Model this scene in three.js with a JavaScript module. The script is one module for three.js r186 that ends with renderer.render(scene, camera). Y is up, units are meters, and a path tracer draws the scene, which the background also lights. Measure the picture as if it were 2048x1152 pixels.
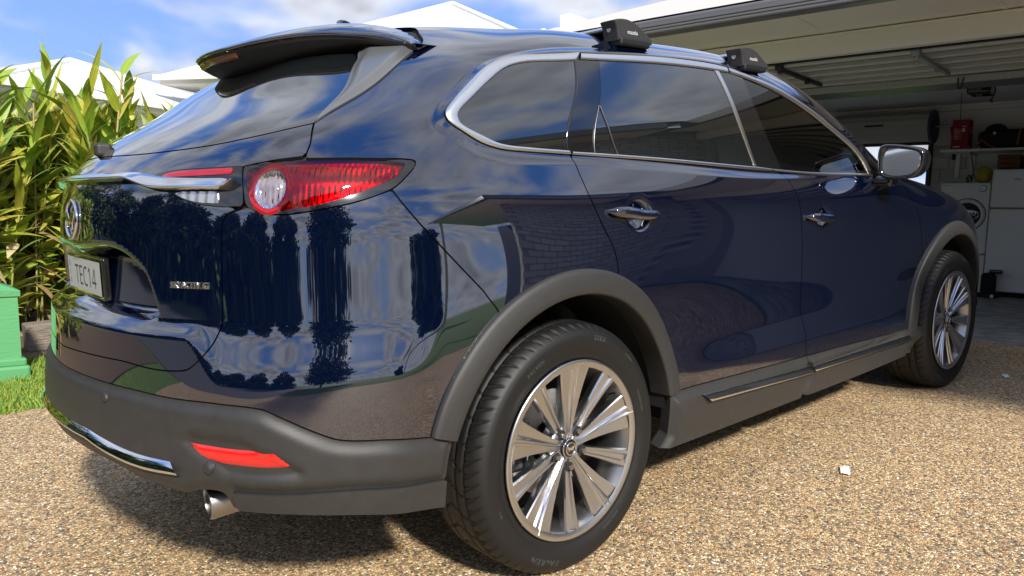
import * as THREE from 'three';
import { mergeGeometries, mergeVertices, toCreasedNormals } from 'three/addons/utils/BufferGeometryUtils.js';
import { RoundedBoxGeometry } from 'three/addons/geometries/RoundedBoxGeometry.js';
import { FontLoader } from 'three/addons/loaders/FontLoader.js';
import { TextGeometry } from 'three/addons/geometries/TextGeometry.js';
import { createNoise2D, createNoise3D } from 'simplex-noise';

// ---------------------------------------------------------------- camera, sky, sun, exposure
// Measurements are taken in the frame of the car: x forward, y up, z to its right, origin on the
// ground under the rear axle. The driveway climbs to the garage, so that frame is pitched by SLOPE.
const SLOPE = 4 * Math.PI / 180;
const V3 = (x, y, z) => new THREE.Vector3(x, y, z);
const ZAXIS = V3(0, 0, 1);
const toWorld = (v) => v.clone().applyAxisAngle(ZAXIS, SLOPE);
const CAM = V3(-1.5586, 1.161, 2.4656);
const YAW = 0.8525, PIT = -0.1374, ROL = -0.0172, FPX = 1535.7;
const camF = V3(Math.cos(PIT) * Math.cos(YAW), Math.sin(PIT), -Math.cos(PIT) * Math.sin(YAW));
const camR0 = V3().crossVectors(camF, V3(0, 1, 0)).normalize();
const camU0 = V3().crossVectors(camR0, camF);
const camR = camR0.clone().multiplyScalar(Math.cos(ROL)).addScaledVector(camU0, Math.sin(ROL));
const camU = camU0.clone().multiplyScalar(Math.cos(ROL)).addScaledVector(camR0, -Math.sin(ROL));
const camera = new THREE.PerspectiveCamera(2 * Math.atan(576 / FPX) * 180 / Math.PI, 2048 / 1152, 0.05, 900);
camera.position.copy(toWorld(CAM));
camera.quaternion.setFromRotationMatrix(new THREE.Matrix4().makeBasis(toWorld(camR), toWorld(camU), toWorld(camF).negate()));
// a photo pixel (of 2048 x 1152) as a direction in the car's frame
const pxDir = (u, v) => camF.clone().addScaledVector(camR, (u - 1024) / FPX).addScaledVector(camU, (576 - v) / FPX);
const onX = (u, v, x) => { const d = pxDir(u, v); return CAM.clone().addScaledVector(d, (x - CAM.x) / d.x); };
const onY = (u, v, y) => { const d = pxDir(u, v); return CAM.clone().addScaledVector(d, (y - CAM.y) / d.y); };
const onZ = (u, v, z) => { const d = pxDir(u, v); return CAM.clone().addScaledVector(d, (z - CAM.z) / d.z); };

const scene = new THREE.Scene();
const renderer = new THREE.WebGLRenderer({ antialias: true });
renderer.toneMapping = THREE.LinearToneMapping;
renderer.toneMappingExposure = 2.25;
renderer.shadowMap.enabled = true;

let seed = 7;
const rnd = () => { seed = (seed + 0x6D2B79F5) | 0; let t = Math.imul(seed ^ (seed >>> 15), 1 | seed); t = (t + Math.imul(t ^ (t >>> 7), 61 | t)) ^ t; return ((t ^ (t >>> 14)) >>> 0) / 4294967296; };
const rr = (a, b) => a + (b - a) * rnd();
const noise2 = createNoise2D(rnd), noise3 = createNoise3D(rnd);
const clamp = (v, a = 0, b = 1) => Math.min(b, Math.max(a, v));
const lerp = (a, b, t) => a + (b - a) * t;
const sst = (a, b, x) => { const t = clamp((x - a) / (b - a)); return t * t * (3 - 2 * t); };
function fbm3(x, y, z, o = 5) { let s = 0, a = .5, f = 1; for (let i = 0; i < o; i++) { s += a * noise3(x * f, y * f, z * f); f *= 2.03; a *= .5; } return s; }
function fbm2(x, y, o = 4) { let s = 0, a = .5, f = 1; for (let i = 0; i < o; i++) { s += a * noise2(x * f, y * f); f *= 2.03; a *= .5; } return s; }

const SUN = V3(-0.52, 1.0, 1.36).normalize();
{ // a computed sky: blue air with broken cloud, the same all round
  const W = 1536, H = 768, data = new Float32Array(W * H * 4);
  for (let j = 0; j < H; j++) {
    const el = (j + .5) / H * Math.PI - Math.PI / 2, y = Math.sin(el), c = Math.cos(el);
    for (let i = 0; i < W; i++) {
      const az = (i + .5) / W * 2 * Math.PI - Math.PI, x = Math.cos(az) * c, z = Math.sin(az) * c;
      const h = clamp(y), k = Math.pow(1 - h, 3.5);
      let r = lerp(.045, .24, k), g = lerp(.135, .34, k), b = lerp(.41, .54, k);
      const glow = Math.pow(clamp(x * SUN.x + y * SUN.y + z * SUN.z), 24) * .35;
      if (y > -.02) {
        const q = 1 / (Math.max(y, 0) + .16), px = x * q * 1.05, pz = z * q * 1.05;
        const wx = fbm2(px * .6 + 9, pz * .6, 2) * .3, wz = fbm2(px * .6, pz * .6 + 31, 2) * .3;
        let n = fbm2(px + wx + 3.7, pz * 1.0 + wz - 1.3, 6) + .26 * fbm2(px * .33 + 11, pz * .33 - 4, 2);
        let d = sst(-.46, .26, n);
        d = clamp(d + .55 * sst(.25, 0, y) * sst(-.5, .2, n));
        const core = sst(.12, .55, n), bri = .40 + .14 * fbm2(px * 2.2 + wx, pz * 2.2 + 5, 4) - .13 * core;
        const cr = bri * .92, cg = bri * .95, cb = bri * 1.02;
        r = lerp(r, cr, d * .93); g = lerp(g, cg, d * .93); b = lerp(b, cb, d * .93);
      }
      if (y < -.02) { r = .2; g = .2; b = .17; }
      const o = (j * W + i) * 4;
      data[o] = r + glow; data[o + 1] = g + glow * .97; data[o + 2] = b + glow * .9; data[o + 3] = 1;
    }
  }
  const sky = new THREE.DataTexture(data, W, H, THREE.RGBAFormat, THREE.FloatType);
  sky.mapping = THREE.EquirectangularReflectionMapping; sky.magFilter = THREE.LinearFilter; sky.minFilter = THREE.LinearFilter;
  sky.needsUpdate = true;
  scene.background = sky; scene.environment = sky;
  scene.backgroundIntensity = 1.0; scene.environmentIntensity = 1.0;
}
const sun = new THREE.DirectionalLight(new THREE.Color().setRGB(1, .95, .86), 3.05);
sun.position.copy(SUN).multiplyScalar(40); sun.castShadow = true; sun.shadow.radius = 9;
sun.shadow.mapSize.set(4096, 4096);
Object.assign(sun.shadow.camera, { left: -18, right: 18, top: 18, bottom: -18, near: 1, far: 90 });
scene.add(sun, sun.target);

// ---------------------------------------------------------------- helpers
const taken = {};
function numbered(n) { if (!(n in taken)) { taken[n] = 0; return n; } taken[n]++; return n + '_' + String(taken[n]).padStart(3, '0'); }
function tag(o, label, category, group, kind) {
  o.userData.label = label; if (category) o.userData.category = category; if (group) o.userData.group = group; if (kind) o.userData.kind = kind; return o;
}
function mesh(name, geo, mat, parent) { const m = new THREE.Mesh(geo, mat); m.name = name; m.castShadow = m.receiveShadow = true; if (parent) parent.add(m); return m; }
function thing(name, label, category, pos, turn = 0, group) {
  const g = new THREE.Group(); g.name = numbered(name); if (pos) g.position.copy(pos); g.rotation.y = turn; scene.add(g); return tag(g, label, category, group);
}
function struct(name, geo, mat) { const m = mesh(numbered(name), geo, mat, scene); m.userData.kind = 'structure'; return m; }
const col = (r, g, b) => new THREE.Color().setRGB(r, g, b);
const std = (c, rough = .6, metal = 0, extra = {}) => new THREE.MeshStandardMaterial({ color: c, roughness: rough, metalness: metal, ...extra });
const phys = (c, rough, metal, extra = {}) => new THREE.MeshPhysicalMaterial({ color: c, roughness: rough, metalness: metal, ...extra });
function box(w, h, d, x = 0, y = 0, z = 0) { return new THREE.BoxGeometry(w, h, d).translate(x, y, z); }
function rbox(w, h, d, x = 0, y = 0, z = 0, r = .01, s = 3) { return new RoundedBoxGeometry(w, h, d, s, Math.min(r, w / 2.01, h / 2.01, d / 2.01)).translate(x, y, z); }
function plainAttrs(g) { for (const k of Object.keys(g.attributes)) if (!['position', 'normal', 'uv'].includes(k)) g.deleteAttribute(k); return g; }
function merge(list) {
  list = list.map((g) => { g = g.index ? g.toNonIndexed() : g; plainAttrs(g); if (!g.attributes.uv) g.setAttribute('uv', new THREE.BufferAttribute(new Float32Array(g.attributes.position.count * 2), 2)); if (!g.attributes.normal) g.computeVertexNormals(); return g; });
  return mergeGeometries(list, false);
}
function tube(pts, r, seg = 40, rs = 8, closed = false) { return new THREE.TubeGeometry(new THREE.CatmullRomCurve3(pts, closed, 'centripetal'), seg, r, rs, closed); }
function canvasTex(w, h, draw, srgb = true) {
  const c = document.createElement('canvas'); c.width = w; c.height = h; const x = c.getContext('2d'); draw(x, w, h);
  const t = new THREE.CanvasTexture(c); if (srgb) t.colorSpace = THREE.SRGBColorSpace; return t;
}
function dataTex(w, h, fn, srgb = true, rep = true) { // fn -> [r,g,b] 0..255 sRGB
  const d = new Uint8Array(w * h * 4);
  for (let j = 0; j < h; j++) for (let i = 0; i < w; i++) { const p = fn(i, j), o = (j * w + i) * 4; d[o] = clamp(p[0], 0, 255); d[o + 1] = clamp(p[1], 0, 255); d[o + 2] = clamp(p[2], 0, 255); d[o + 3] = 255; }
  const t = new THREE.DataTexture(d, w, h); t.magFilter = THREE.LinearFilter; t.minFilter = THREE.LinearMipmapLinearFilter; t.generateMipmaps = true;
  if (rep) t.wrapS = t.wrapT = THREE.RepeatWrapping; if (srgb) t.colorSpace = THREE.SRGBColorSpace; t.needsUpdate = true; return t;
}
// turn anything measured in the car's frame into the world: rotate the object about the origin
function inCarFrame(o) { o.rotation.z = SLOPE; return o; }
// ---------------------------------------------------------------- the car's outer surface, as one sheet
// Rows run from the bottom edge up to the middle of the roof, columns from the middle of the tail
// round the right corner, along the right side and round to the middle of the nose.
function spline(ts, vs) { // natural cubic spline
  const n = ts.length, m = new Float64Array(n), u = new Float64Array(n);
  for (let i = 1; i < n - 1; i++) {
    const s = (ts[i] - ts[i - 1]) / (ts[i + 1] - ts[i - 1]), p = s * m[i - 1] + 2; m[i] = (s - 1) / p;
    u[i] = (vs[i + 1] - vs[i]) / (ts[i + 1] - ts[i]) - (vs[i] - vs[i - 1]) / (ts[i] - ts[i - 1]);
    u[i] = (6 * u[i] / (ts[i + 1] - ts[i - 1]) - s * u[i - 1]) / p;
  }
  for (let k = n - 2; k >= 0; k--) m[k] = m[k] * m[k + 1] + u[k];
  return (t) => {
    let lo = 0, hi = n - 1; while (hi - lo > 1) { const k = (hi + lo) >> 1; if (ts[k] > t) hi = k; else lo = k; }
    const h = ts[hi] - ts[lo], a = (ts[hi] - t) / h, b = (t - ts[lo]) / h;
    return a * vs[lo] + b * vs[hi] + ((a * a * a - a) * m[lo] + (b * b * b - b) * m[hi]) * h * h / 6;
  };
}
const NET = [
  [[-1.055, 0.375, 0], [-1.04, 0.375, 0.24], [-0.99, 0.37, 0.47], [-0.905, 0.36, 0.65], [-0.795, 0.35, 0.79], [-0.62, 0.335, 0.885], [-0.38, 0.32, 0.93], [0, 0.285, 0.93], [0.5, 0.262, 0.905], [1, 0.258, 0.9], [1.5, 0.258, 0.9], [2, 0.26, 0.9], [2.5, 0.27, 0.905], [3, 0.28, 0.92], [3.36, 0.28, 0.87], [3.6, 0.27, 0.73], [3.74, 0.26, 0.44], [3.78, 0.26, 0]],
  [[-1.1, 0.47, 0], [-1.084, 0.47, 0.24], [-1.03, 0.465, 0.475], [-0.942, 0.455, 0.66], [-0.832, 0.45, 0.805], [-0.65, 0.44, 0.9], [-0.4, 0.44, 0.945], [0, 0.43, 0.95], [0.5, 0.42, 0.93], [1, 0.42, 0.925], [1.5, 0.42, 0.925], [2, 0.42, 0.925], [2.5, 0.425, 0.93], [3, 0.43, 0.95], [3.36, 0.43, 0.9], [3.64, 0.42, 0.76], [3.8, 0.42, 0.46], [3.84, 0.42, 0]],
  [[-1.09, 0.65, 0], [-1.073, 0.65, 0.24], [-1.018, 0.648, 0.48], [-0.935, 0.645, 0.665], [-0.832, 0.64, 0.811], [-0.652, 0.635, 0.91], [-0.4, 0.63, 0.958], [0, 0.62, 0.956], [0.5, 0.61, 0.927], [1, 0.6, 0.922], [1.5, 0.6, 0.921], [2, 0.6, 0.921], [2.5, 0.61, 0.925], [3, 0.62, 0.945], [3.36, 0.62, 0.91], [3.66, 0.61, 0.78], [3.83, 0.61, 0.47], [3.87, 0.61, 0]],
  [[-1.075, 0.82, 0], [-1.058, 0.82, 0.24], [-1.003, 0.82, 0.475], [-0.917, 0.82, 0.655], [-0.814, 0.82, 0.798], [-0.646, 0.82, 0.9], [-0.393, 0.82, 0.954], [0, 0.82, 0.966], [0.5, 0.81, 0.934], [1, 0.8, 0.925], [1.5, 0.8, 0.924], [2, 0.8, 0.924], [2.5, 0.8, 0.935], [3, 0.8, 0.945], [3.36, 0.8, 0.905], [3.66, 0.79, 0.775], [3.82, 0.79, 0.47], [3.86, 0.79, 0]],
  [[-1.06, 1.0, 0], [-1.043, 1.0, 0.235], [-0.99, 1.0, 0.465], [-0.905, 1.0, 0.645], [-0.8, 1.0, 0.785], [-0.635, 1.0, 0.885], [-0.385, 1.0, 0.94], [0, 1.0, 0.955], [0.5, 0.99, 0.935], [1, 0.97, 0.928], [1.5, 0.96, 0.926], [2, 0.955, 0.925], [2.5, 0.945, 0.925], [3, 0.93, 0.925], [3.34, 0.92, 0.875], [3.59, 0.91, 0.75], [3.76, 0.9, 0.46], [3.79, 0.9, 0]],
  [[-1.045, 1.14, 0], [-1.028, 1.14, 0.23], [-0.975, 1.14, 0.455], [-0.89, 1.14, 0.635], [-0.785, 1.14, 0.77], [-0.62, 1.135, 0.87], [-0.37, 1.13, 0.922], [0.01, 1.13, 0.93], [0.5, 1.115, 0.918], [1, 1.09, 0.914], [1.5, 1.075, 0.914], [2, 1.065, 0.912], [2.5, 1.04, 0.895], [3, 1.02, 0.88], [3.29, 1.005, 0.825], [3.5, 0.98, 0.7], [3.64, 0.96, 0.43], [3.67, 0.96, 0]],
  [[-0.985, 1.237, 0], [-0.968, 1.237, 0.225], [-0.918, 1.241, 0.44], [-0.838, 1.245, 0.615], [-0.73, 1.25, 0.74], [-0.565, 1.255, 0.828], [-0.325, 1.255, 0.876], [0.03, 1.24, 0.89], [0.5, 1.215, 0.888], [1, 1.187, 0.886], [1.5, 1.172, 0.885], [2, 1.16, 0.88], [2.5, 1.12, 0.85], [2.95, 1.085, 0.815], [3.21, 1.055, 0.755], [3.39, 1.0, 0.64], [3.5, 0.99, 0.39], [3.52, 0.99, 0]],
  [[-0.762, 1.38, 0], [-0.748, 1.38, 0.205], [-0.7, 1.385, 0.4], [-0.612, 1.39, 0.56], [-0.5, 1.395, 0.685], [-0.33, 1.4, 0.78], [-0.1, 1.405, 0.836], [0.18, 1.4, 0.853], [0.58, 1.39, 0.858], [1.02, 1.37, 0.858], [1.5, 1.35, 0.856], [1.95, 1.3, 0.845], [2.45, 1.178, 0.79], [2.88, 1.115, 0.74], [3.11, 1.06, 0.68], [3.26, 1.035, 0.57], [3.34, 1.025, 0.35], [3.36, 1.025, 0]],
  [[-0.57, 1.5, 0], [-0.56, 1.5, 0.19], [-0.52, 1.505, 0.36], [-0.42, 1.51, 0.5], [-0.3, 1.52, 0.62], [-0.14, 1.53, 0.712], [0.06, 1.535, 0.77], [0.3, 1.545, 0.795], [0.66, 1.563, 0.803], [1.05, 1.565, 0.806], [1.5, 1.513, 0.8], [1.92, 1.39, 0.785], [2.4, 1.222, 0.735], [2.83, 1.12, 0.66], [3.02, 1.085, 0.6], [3.12, 1.065, 0.5], [3.17, 1.055, 0.3], [3.18, 1.055, 0]],
  [[-0.38, 1.6, 0], [-0.37, 1.6, 0.17], [-0.33, 1.6, 0.32], [-0.25, 1.598, 0.45], [-0.15, 1.598, 0.545], [-0.01, 1.6, 0.615], [0.15, 1.612, 0.66], [0.38, 1.622, 0.69], [0.7, 1.625, 0.708], [1.06, 1.628, 0.712], [1.5, 1.582, 0.71], [1.88, 1.452, 0.7], [2.33, 1.272, 0.65], [2.74, 1.14, 0.57], [2.9, 1.105, 0.5], [2.98, 1.09, 0.42], [3.01, 1.08, 0.25], [3.02, 1.08, 0]],
  [[-0.08, 1.672, 0], [-0.075, 1.672, 0.1], [-0.05, 1.671, 0.19], [0, 1.671, 0.26], [0.07, 1.673, 0.32], [0.16, 1.678, 0.36], [0.29, 1.678, 0.385], [0.48, 1.68, 0.405], [0.75, 1.682, 0.42], [1.07, 1.682, 0.425], [1.48, 1.64, 0.425], [1.82, 1.535, 0.425], [2.2, 1.345, 0.39], [2.5, 1.2, 0.34], [2.65, 1.15, 0.29], [2.7, 1.13, 0.24], [2.72, 1.125, 0.14], [2.73, 1.125, 0]],
  [[0.26, 1.7, 0], [0.262, 1.7, 0], [0.27, 1.7, 0], [0.29, 1.701, 0], [0.33, 1.702, 0], [0.38, 1.704, 0], [0.45, 1.707, 0], [0.56, 1.711, 0], [0.78, 1.715, 0], [1.08, 1.71, 0], [1.46, 1.67, 0], [1.78, 1.57, 0], [2.12, 1.4, 0], [2.3, 1.3, 0], [2.4, 1.25, 0], [2.43, 1.235, 0], [2.45, 1.23, 0], [2.46, 1.23, 0]],
];
const NR = NET.length, NCOL = NET[0].length;
const kU = [0], kV = [0];
for (let c = 1; c < NCOL; c++) { const a = NET[3][c - 1], b = NET[3][c]; kU.push(kU[c - 1] + Math.hypot(b[0] - a[0], b[1] - a[1], b[2] - a[2])); }
for (let r = 1; r < NR; r++) { const a = NET[r - 1][9], b = NET[r][9]; kV.push(kV[r - 1] + Math.hypot(b[0] - a[0], b[1] - a[1], b[2] - a[2])); }
const UL = kU[NCOL - 1], VL = kV[NR - 1];
const NU = 920, NV = 316, NUV = (NU + 1) * (NV + 1);
const gU = (i) => UL * i / NU, gV = (j) => VL * j / NV, gid = (i, j) => i * (NV + 1) + j;
const POS = new Float64Array(NUV * 3), NRM = new Float64Array(NUV * 3);
{
  const G = 4, ts = [], rowsAt = [];
  for (let g = G; g > 0; g--) ts.push(-kU[g]);
  ts.push(...kU);
  for (let g = 1; g <= G; g++) ts.push(2 * UL - kU[NCOL - 1 - g]);
  for (let r = 0; r < NR; r++) rowsAt.push([0, 1, 2].map((k) => {
    const s = k === 2 ? -1 : 1, vs = [];
    for (let g = G; g > 0; g--) vs.push(s * NET[r][g][k]);
    for (let c = 0; c < NCOL; c++) vs.push(NET[r][c][k]);
    for (let g = 1; g <= G; g++) vs.push(s * NET[r][NCOL - 1 - g][k]);
    return spline(ts, vs);
  }));
  const tv = [...kV]; for (let g = 1; g <= 3; g++) tv.push(2 * VL - kV[NR - 1 - g]);
  for (let i = 0; i <= NU; i++) {
    const u = gU(i), sp = [0, 1, 2].map((k) => {
      const vs = rowsAt.map((f) => f[k](u)); for (let g = 1; g <= 3; g++) vs.push((k === 2 ? -1 : 1) * vs[NR - 1 - g]);
      return spline(tv, vs);
    });
    for (let j = 0; j <= NV; j++) { const o = gid(i, j) * 3, v = gV(j); POS[o] = sp[0](v); POS[o + 1] = sp[1](v); POS[o + 2] = Math.max(0, sp[2](v)); if (i === 0 || i === NU) POS[o + 2] = 0; }
  }
}
function normals() {
  const P = (i, j, k) => { // mirrored past the middle of tail, nose and roof
    let s = 1; if (i < 0) { i = -i; s = -s; } if (i > NU) { i = 2 * NU - i; s = -s; } if (j > NV) { j = 2 * NV - j; s = -s; } j = Math.max(0, j);
    return POS[gid(i, j) * 3 + k] * (k === 2 ? s : 1);
  };
  for (let i = 0; i <= NU; i++) for (let j = 0; j <= NV; j++) {
    const a = [0, 1, 2].map((k) => P(i + 1, j, k) - P(i - 1, j, k)), b = [0, 1, 2].map((k) => P(i, j + 1, k) - P(i, j - 1, k));
    let x = a[1] * b[2] - a[2] * b[1], y = a[2] * b[0] - a[0] * b[2], z = a[0] * b[1] - a[1] * b[0];
    let l = Math.hypot(x, y, z); if (l < 1e-9) { x = 0; y = 1; z = 0; l = 1; }
    const o = gid(i, j) * 3; NRM[o] = x / l; NRM[o + 1] = y / l; NRM[o + 2] = z / l;
    if (i === 0 || i === NU) { const q = Math.hypot(NRM[o], NRM[o + 1]) || 1; NRM[o] /= q; NRM[o + 1] /= q; NRM[o + 2] = 0; }
  }
}
normals();
// where a photo pixel meets the sheet, as sheet coordinates (U, V) in metres
const CS = 4;
function hit(u, v) {
  const d = pxDir(u, v), o = CAM; let best = 1e9, res = null;
  const px = (i, j) => { const q = gid(i, j) * 3; return [POS[q], POS[q + 1], POS[q + 2]]; };
  for (let i = 0; i < NU; i += CS) for (let j = 0; j < NV; j += CS) {
    const q = gid(i, j) * 3;
    const wx = POS[q] - o.x, wy = POS[q + 1] - o.y, wz = POS[q + 2] - o.z;
    const tt = (wx * d.x + wy * d.y + wz * d.z) / d.lengthSq();
    const ex = wx - tt * d.x, ey = wy - tt * d.y, ez = wz - tt * d.z; if (ex * ex + ey * ey + ez * ez > .03) continue;
    const A = px(i, j), B = px(Math.min(NU, i + CS), j), Cc = px(Math.min(NU, i + CS), Math.min(NV, j + CS)), D = px(i, Math.min(NV, j + CS));
    for (const [p, q2, r, f] of [[A, B, D, 0], [Cc, D, B, 1]]) {
      const e1 = [q2[0] - p[0], q2[1] - p[1], q2[2] - p[2]], e2 = [r[0] - p[0], r[1] - p[1], r[2] - p[2]];
      const h = [d.y * e2[2] - d.z * e2[1], d.z * e2[0] - d.x * e2[2], d.x * e2[1] - d.y * e2[0]];
      const a = e1[0] * h[0] + e1[1] * h[1] + e1[2] * h[2]; if (Math.abs(a) < 1e-12) continue;
      const s = [o.x - p[0], o.y - p[1], o.z - p[2]], fu = (s[0] * h[0] + s[1] * h[1] + s[2] * h[2]) / a; if (fu < -.01 || fu > 1.01) continue;
      const w = [s[1] * e1[2] - s[2] * e1[1], s[2] * e1[0] - s[0] * e1[2], s[0] * e1[1] - s[1] * e1[0]];
      const fv = (d.x * w[0] + d.y * w[1] + d.z * w[2]) / a; if (fv < -.01 || fu + fv > 1.02) continue;
      const t = (e2[0] * w[0] + e2[1] * w[1] + e2[2] * w[2]) / a; if (t < .1 || t > best) continue;
      best = t; res = f ? [gU(i + CS * (1 - fu)), gV(j + CS * (1 - fv))] : [gU(i + CS * fu), gV(j + CS * fv)];
    }
  }
  return res;
}
function at(U, V, off = 0) { // point and normal of the sheet
  const m = U < 0 ? -1 : 1, fi = clamp(Math.abs(U) / UL * NU, 0, NU - 1e-6), fj = clamp(V / VL * NV, 0, NV - 1e-6), i = Math.floor(fi), j = Math.floor(fj), a = fi - i, b = fj - j;
  const g = (A, k) => lerp(lerp(A[gid(i, j) * 3 + k], A[gid(i + 1, j) * 3 + k], a), lerp(A[gid(i, j + 1) * 3 + k], A[gid(i + 1, j + 1) * 3 + k], a), b);
  const n = V3(g(NRM, 0), g(NRM, 1), g(NRM, 2) * m).normalize(), p = V3(g(POS, 0), g(POS, 1), g(POS, 2) * m).addScaledVector(n, off);
  p.n = n; return p;
}
function near(x, y, z, st = 2) { // sheet coordinates of the nearest sheet point
  let b = 1e9, r = null; for (let i = 0; i <= NU; i += st) for (let j = 0; j <= NV; j += st) { const o = gid(i, j) * 3, d = (POS[o] - x) ** 2 + (POS[o + 1] - y) ** 2 + (POS[o + 2] - z) ** 2; if (d < b) { b = d; r = [gU(i), gV(j)]; } } return r;
}
// closed outline from photo pixels ([u, v] smooth, [u, v, 1] a corner) or sheet points ({U, V}) or body points ({x, y, z})
function outline(list, closed = true) {
  const p = [];
  for (const q of list) {
    let h;
    if (Array.isArray(q)) { h = hit(q[0], q[1]); if (!h) { console.log('pixel misses the sheet', q[0], q[1]); continue; } h = [h[0], h[1], q[2] || 0]; }
    else if ('U' in q) h = [q.U, q.V, 1]; else { const n = near(q.x, q.y, q.z); h = [n[0], n[1], q.s || 0]; }
    p.push(h);
  }
  const out = [], n = p.length, K = 6;
  for (let i = 0; i < (closed ? n : n - 1); i++) {
    const b = p[i], c = p[(i + 1) % n], a = b[2] || (!closed && i === 0) ? b : p[(i + n - 1) % n], d = c[2] || (!closed && i === n - 2) ? c : p[(i + 2) % n];
    for (let k = 0; k < K; k++) {
      const t = k / K, t2 = t * t, t3 = t2 * t;
      const L = Math.hypot(c[0] - b[0], c[1] - b[1]), la = Math.hypot(b[0] - a[0], b[1] - a[1]), ld = Math.hypot(d[0] - c[0], d[1] - c[1]);
      const f = (m) => { const m1 = la > 1e-9 ? (c[m] - a[m]) / (L + la) * L : (c[m] - b[m]), m2 = ld > 1e-9 ? (d[m] - b[m]) / (L + ld) * L : (c[m] - b[m]); return (2 * t3 - 3 * t2 + 1) * b[m] + (t3 - 2 * t2 + t) * m1 + (-2 * t3 + 3 * t2) * c[m] + (t3 - t2) * m2; };
      out.push([f(0), f(1)]);
    }
  }
  if (!closed) out.push([p[n - 1][0], p[n - 1][1]]);
  return out;
}
// signed distance to a closed outline, negative inside
function shape(poly) {
  let x0 = 1e9, x1 = -1e9, y0 = 1e9, y1 = -1e9; for (const [x, y] of poly) { x0 = Math.min(x0, x); x1 = Math.max(x1, x); y0 = Math.min(y0, y); y1 = Math.max(y1, y); }
  const n = poly.length, far = .06;
  const f = (x, y) => {
    if (x < x0 - far || x > x1 + far || y < y0 - far || y > y1 + far) return far;
    let d = 1e9, s = 1;
    for (let i = 0, j = n - 1; i < n; j = i++) {
      const ax = poly[j][0], ay = poly[j][1], ex = poly[i][0] - ax, ey = poly[i][1] - ay, wx = x - ax, wy = y - ay;
      const t = clamp((wx * ex + wy * ey) / (ex * ex + ey * ey + 1e-15)), bx = wx - ex * t, by = wy - ey * t;
      d = Math.min(d, bx * bx + by * by);
      if ((ay > y) !== (poly[i][1] > y) && x < (poly[i][0] - ax) * (y - ay) / (poly[i][1] - ay) + ax) s = -s;
    }
    return s * Math.sqrt(d);
  };
  f.box = [x0, x1, y0, y1]; return f;
}
// distance to an open line in the sheet
function line(poly) {
  let x0 = 1e9, x1 = -1e9, y0 = 1e9, y1 = -1e9; for (const [x, y] of poly) { x0 = Math.min(x0, x); x1 = Math.max(x1, x); y0 = Math.min(y0, y); y1 = Math.max(y1, y); }
  return (x, y) => {
    if (x < x0 - .2 || x > x1 + .2 || y < y0 - .2 || y > y1 + .2) return .2;
    let d = 1e9;
    for (let i = 1; i < poly.length; i++) { const ax = poly[i - 1][0], ay = poly[i - 1][1], ex = poly[i][0] - ax, ey = poly[i][1] - ay, wx = x - ax, wy = y - ay, t = clamp((wx * ex + wy * ey) / (ex * ex + ey * ey + 1e-15)), bx = wx - ex * t, by = wy - ey * t; d = Math.min(d, bx * bx + by * by); }
    return Math.sqrt(d);
  };
}
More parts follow.
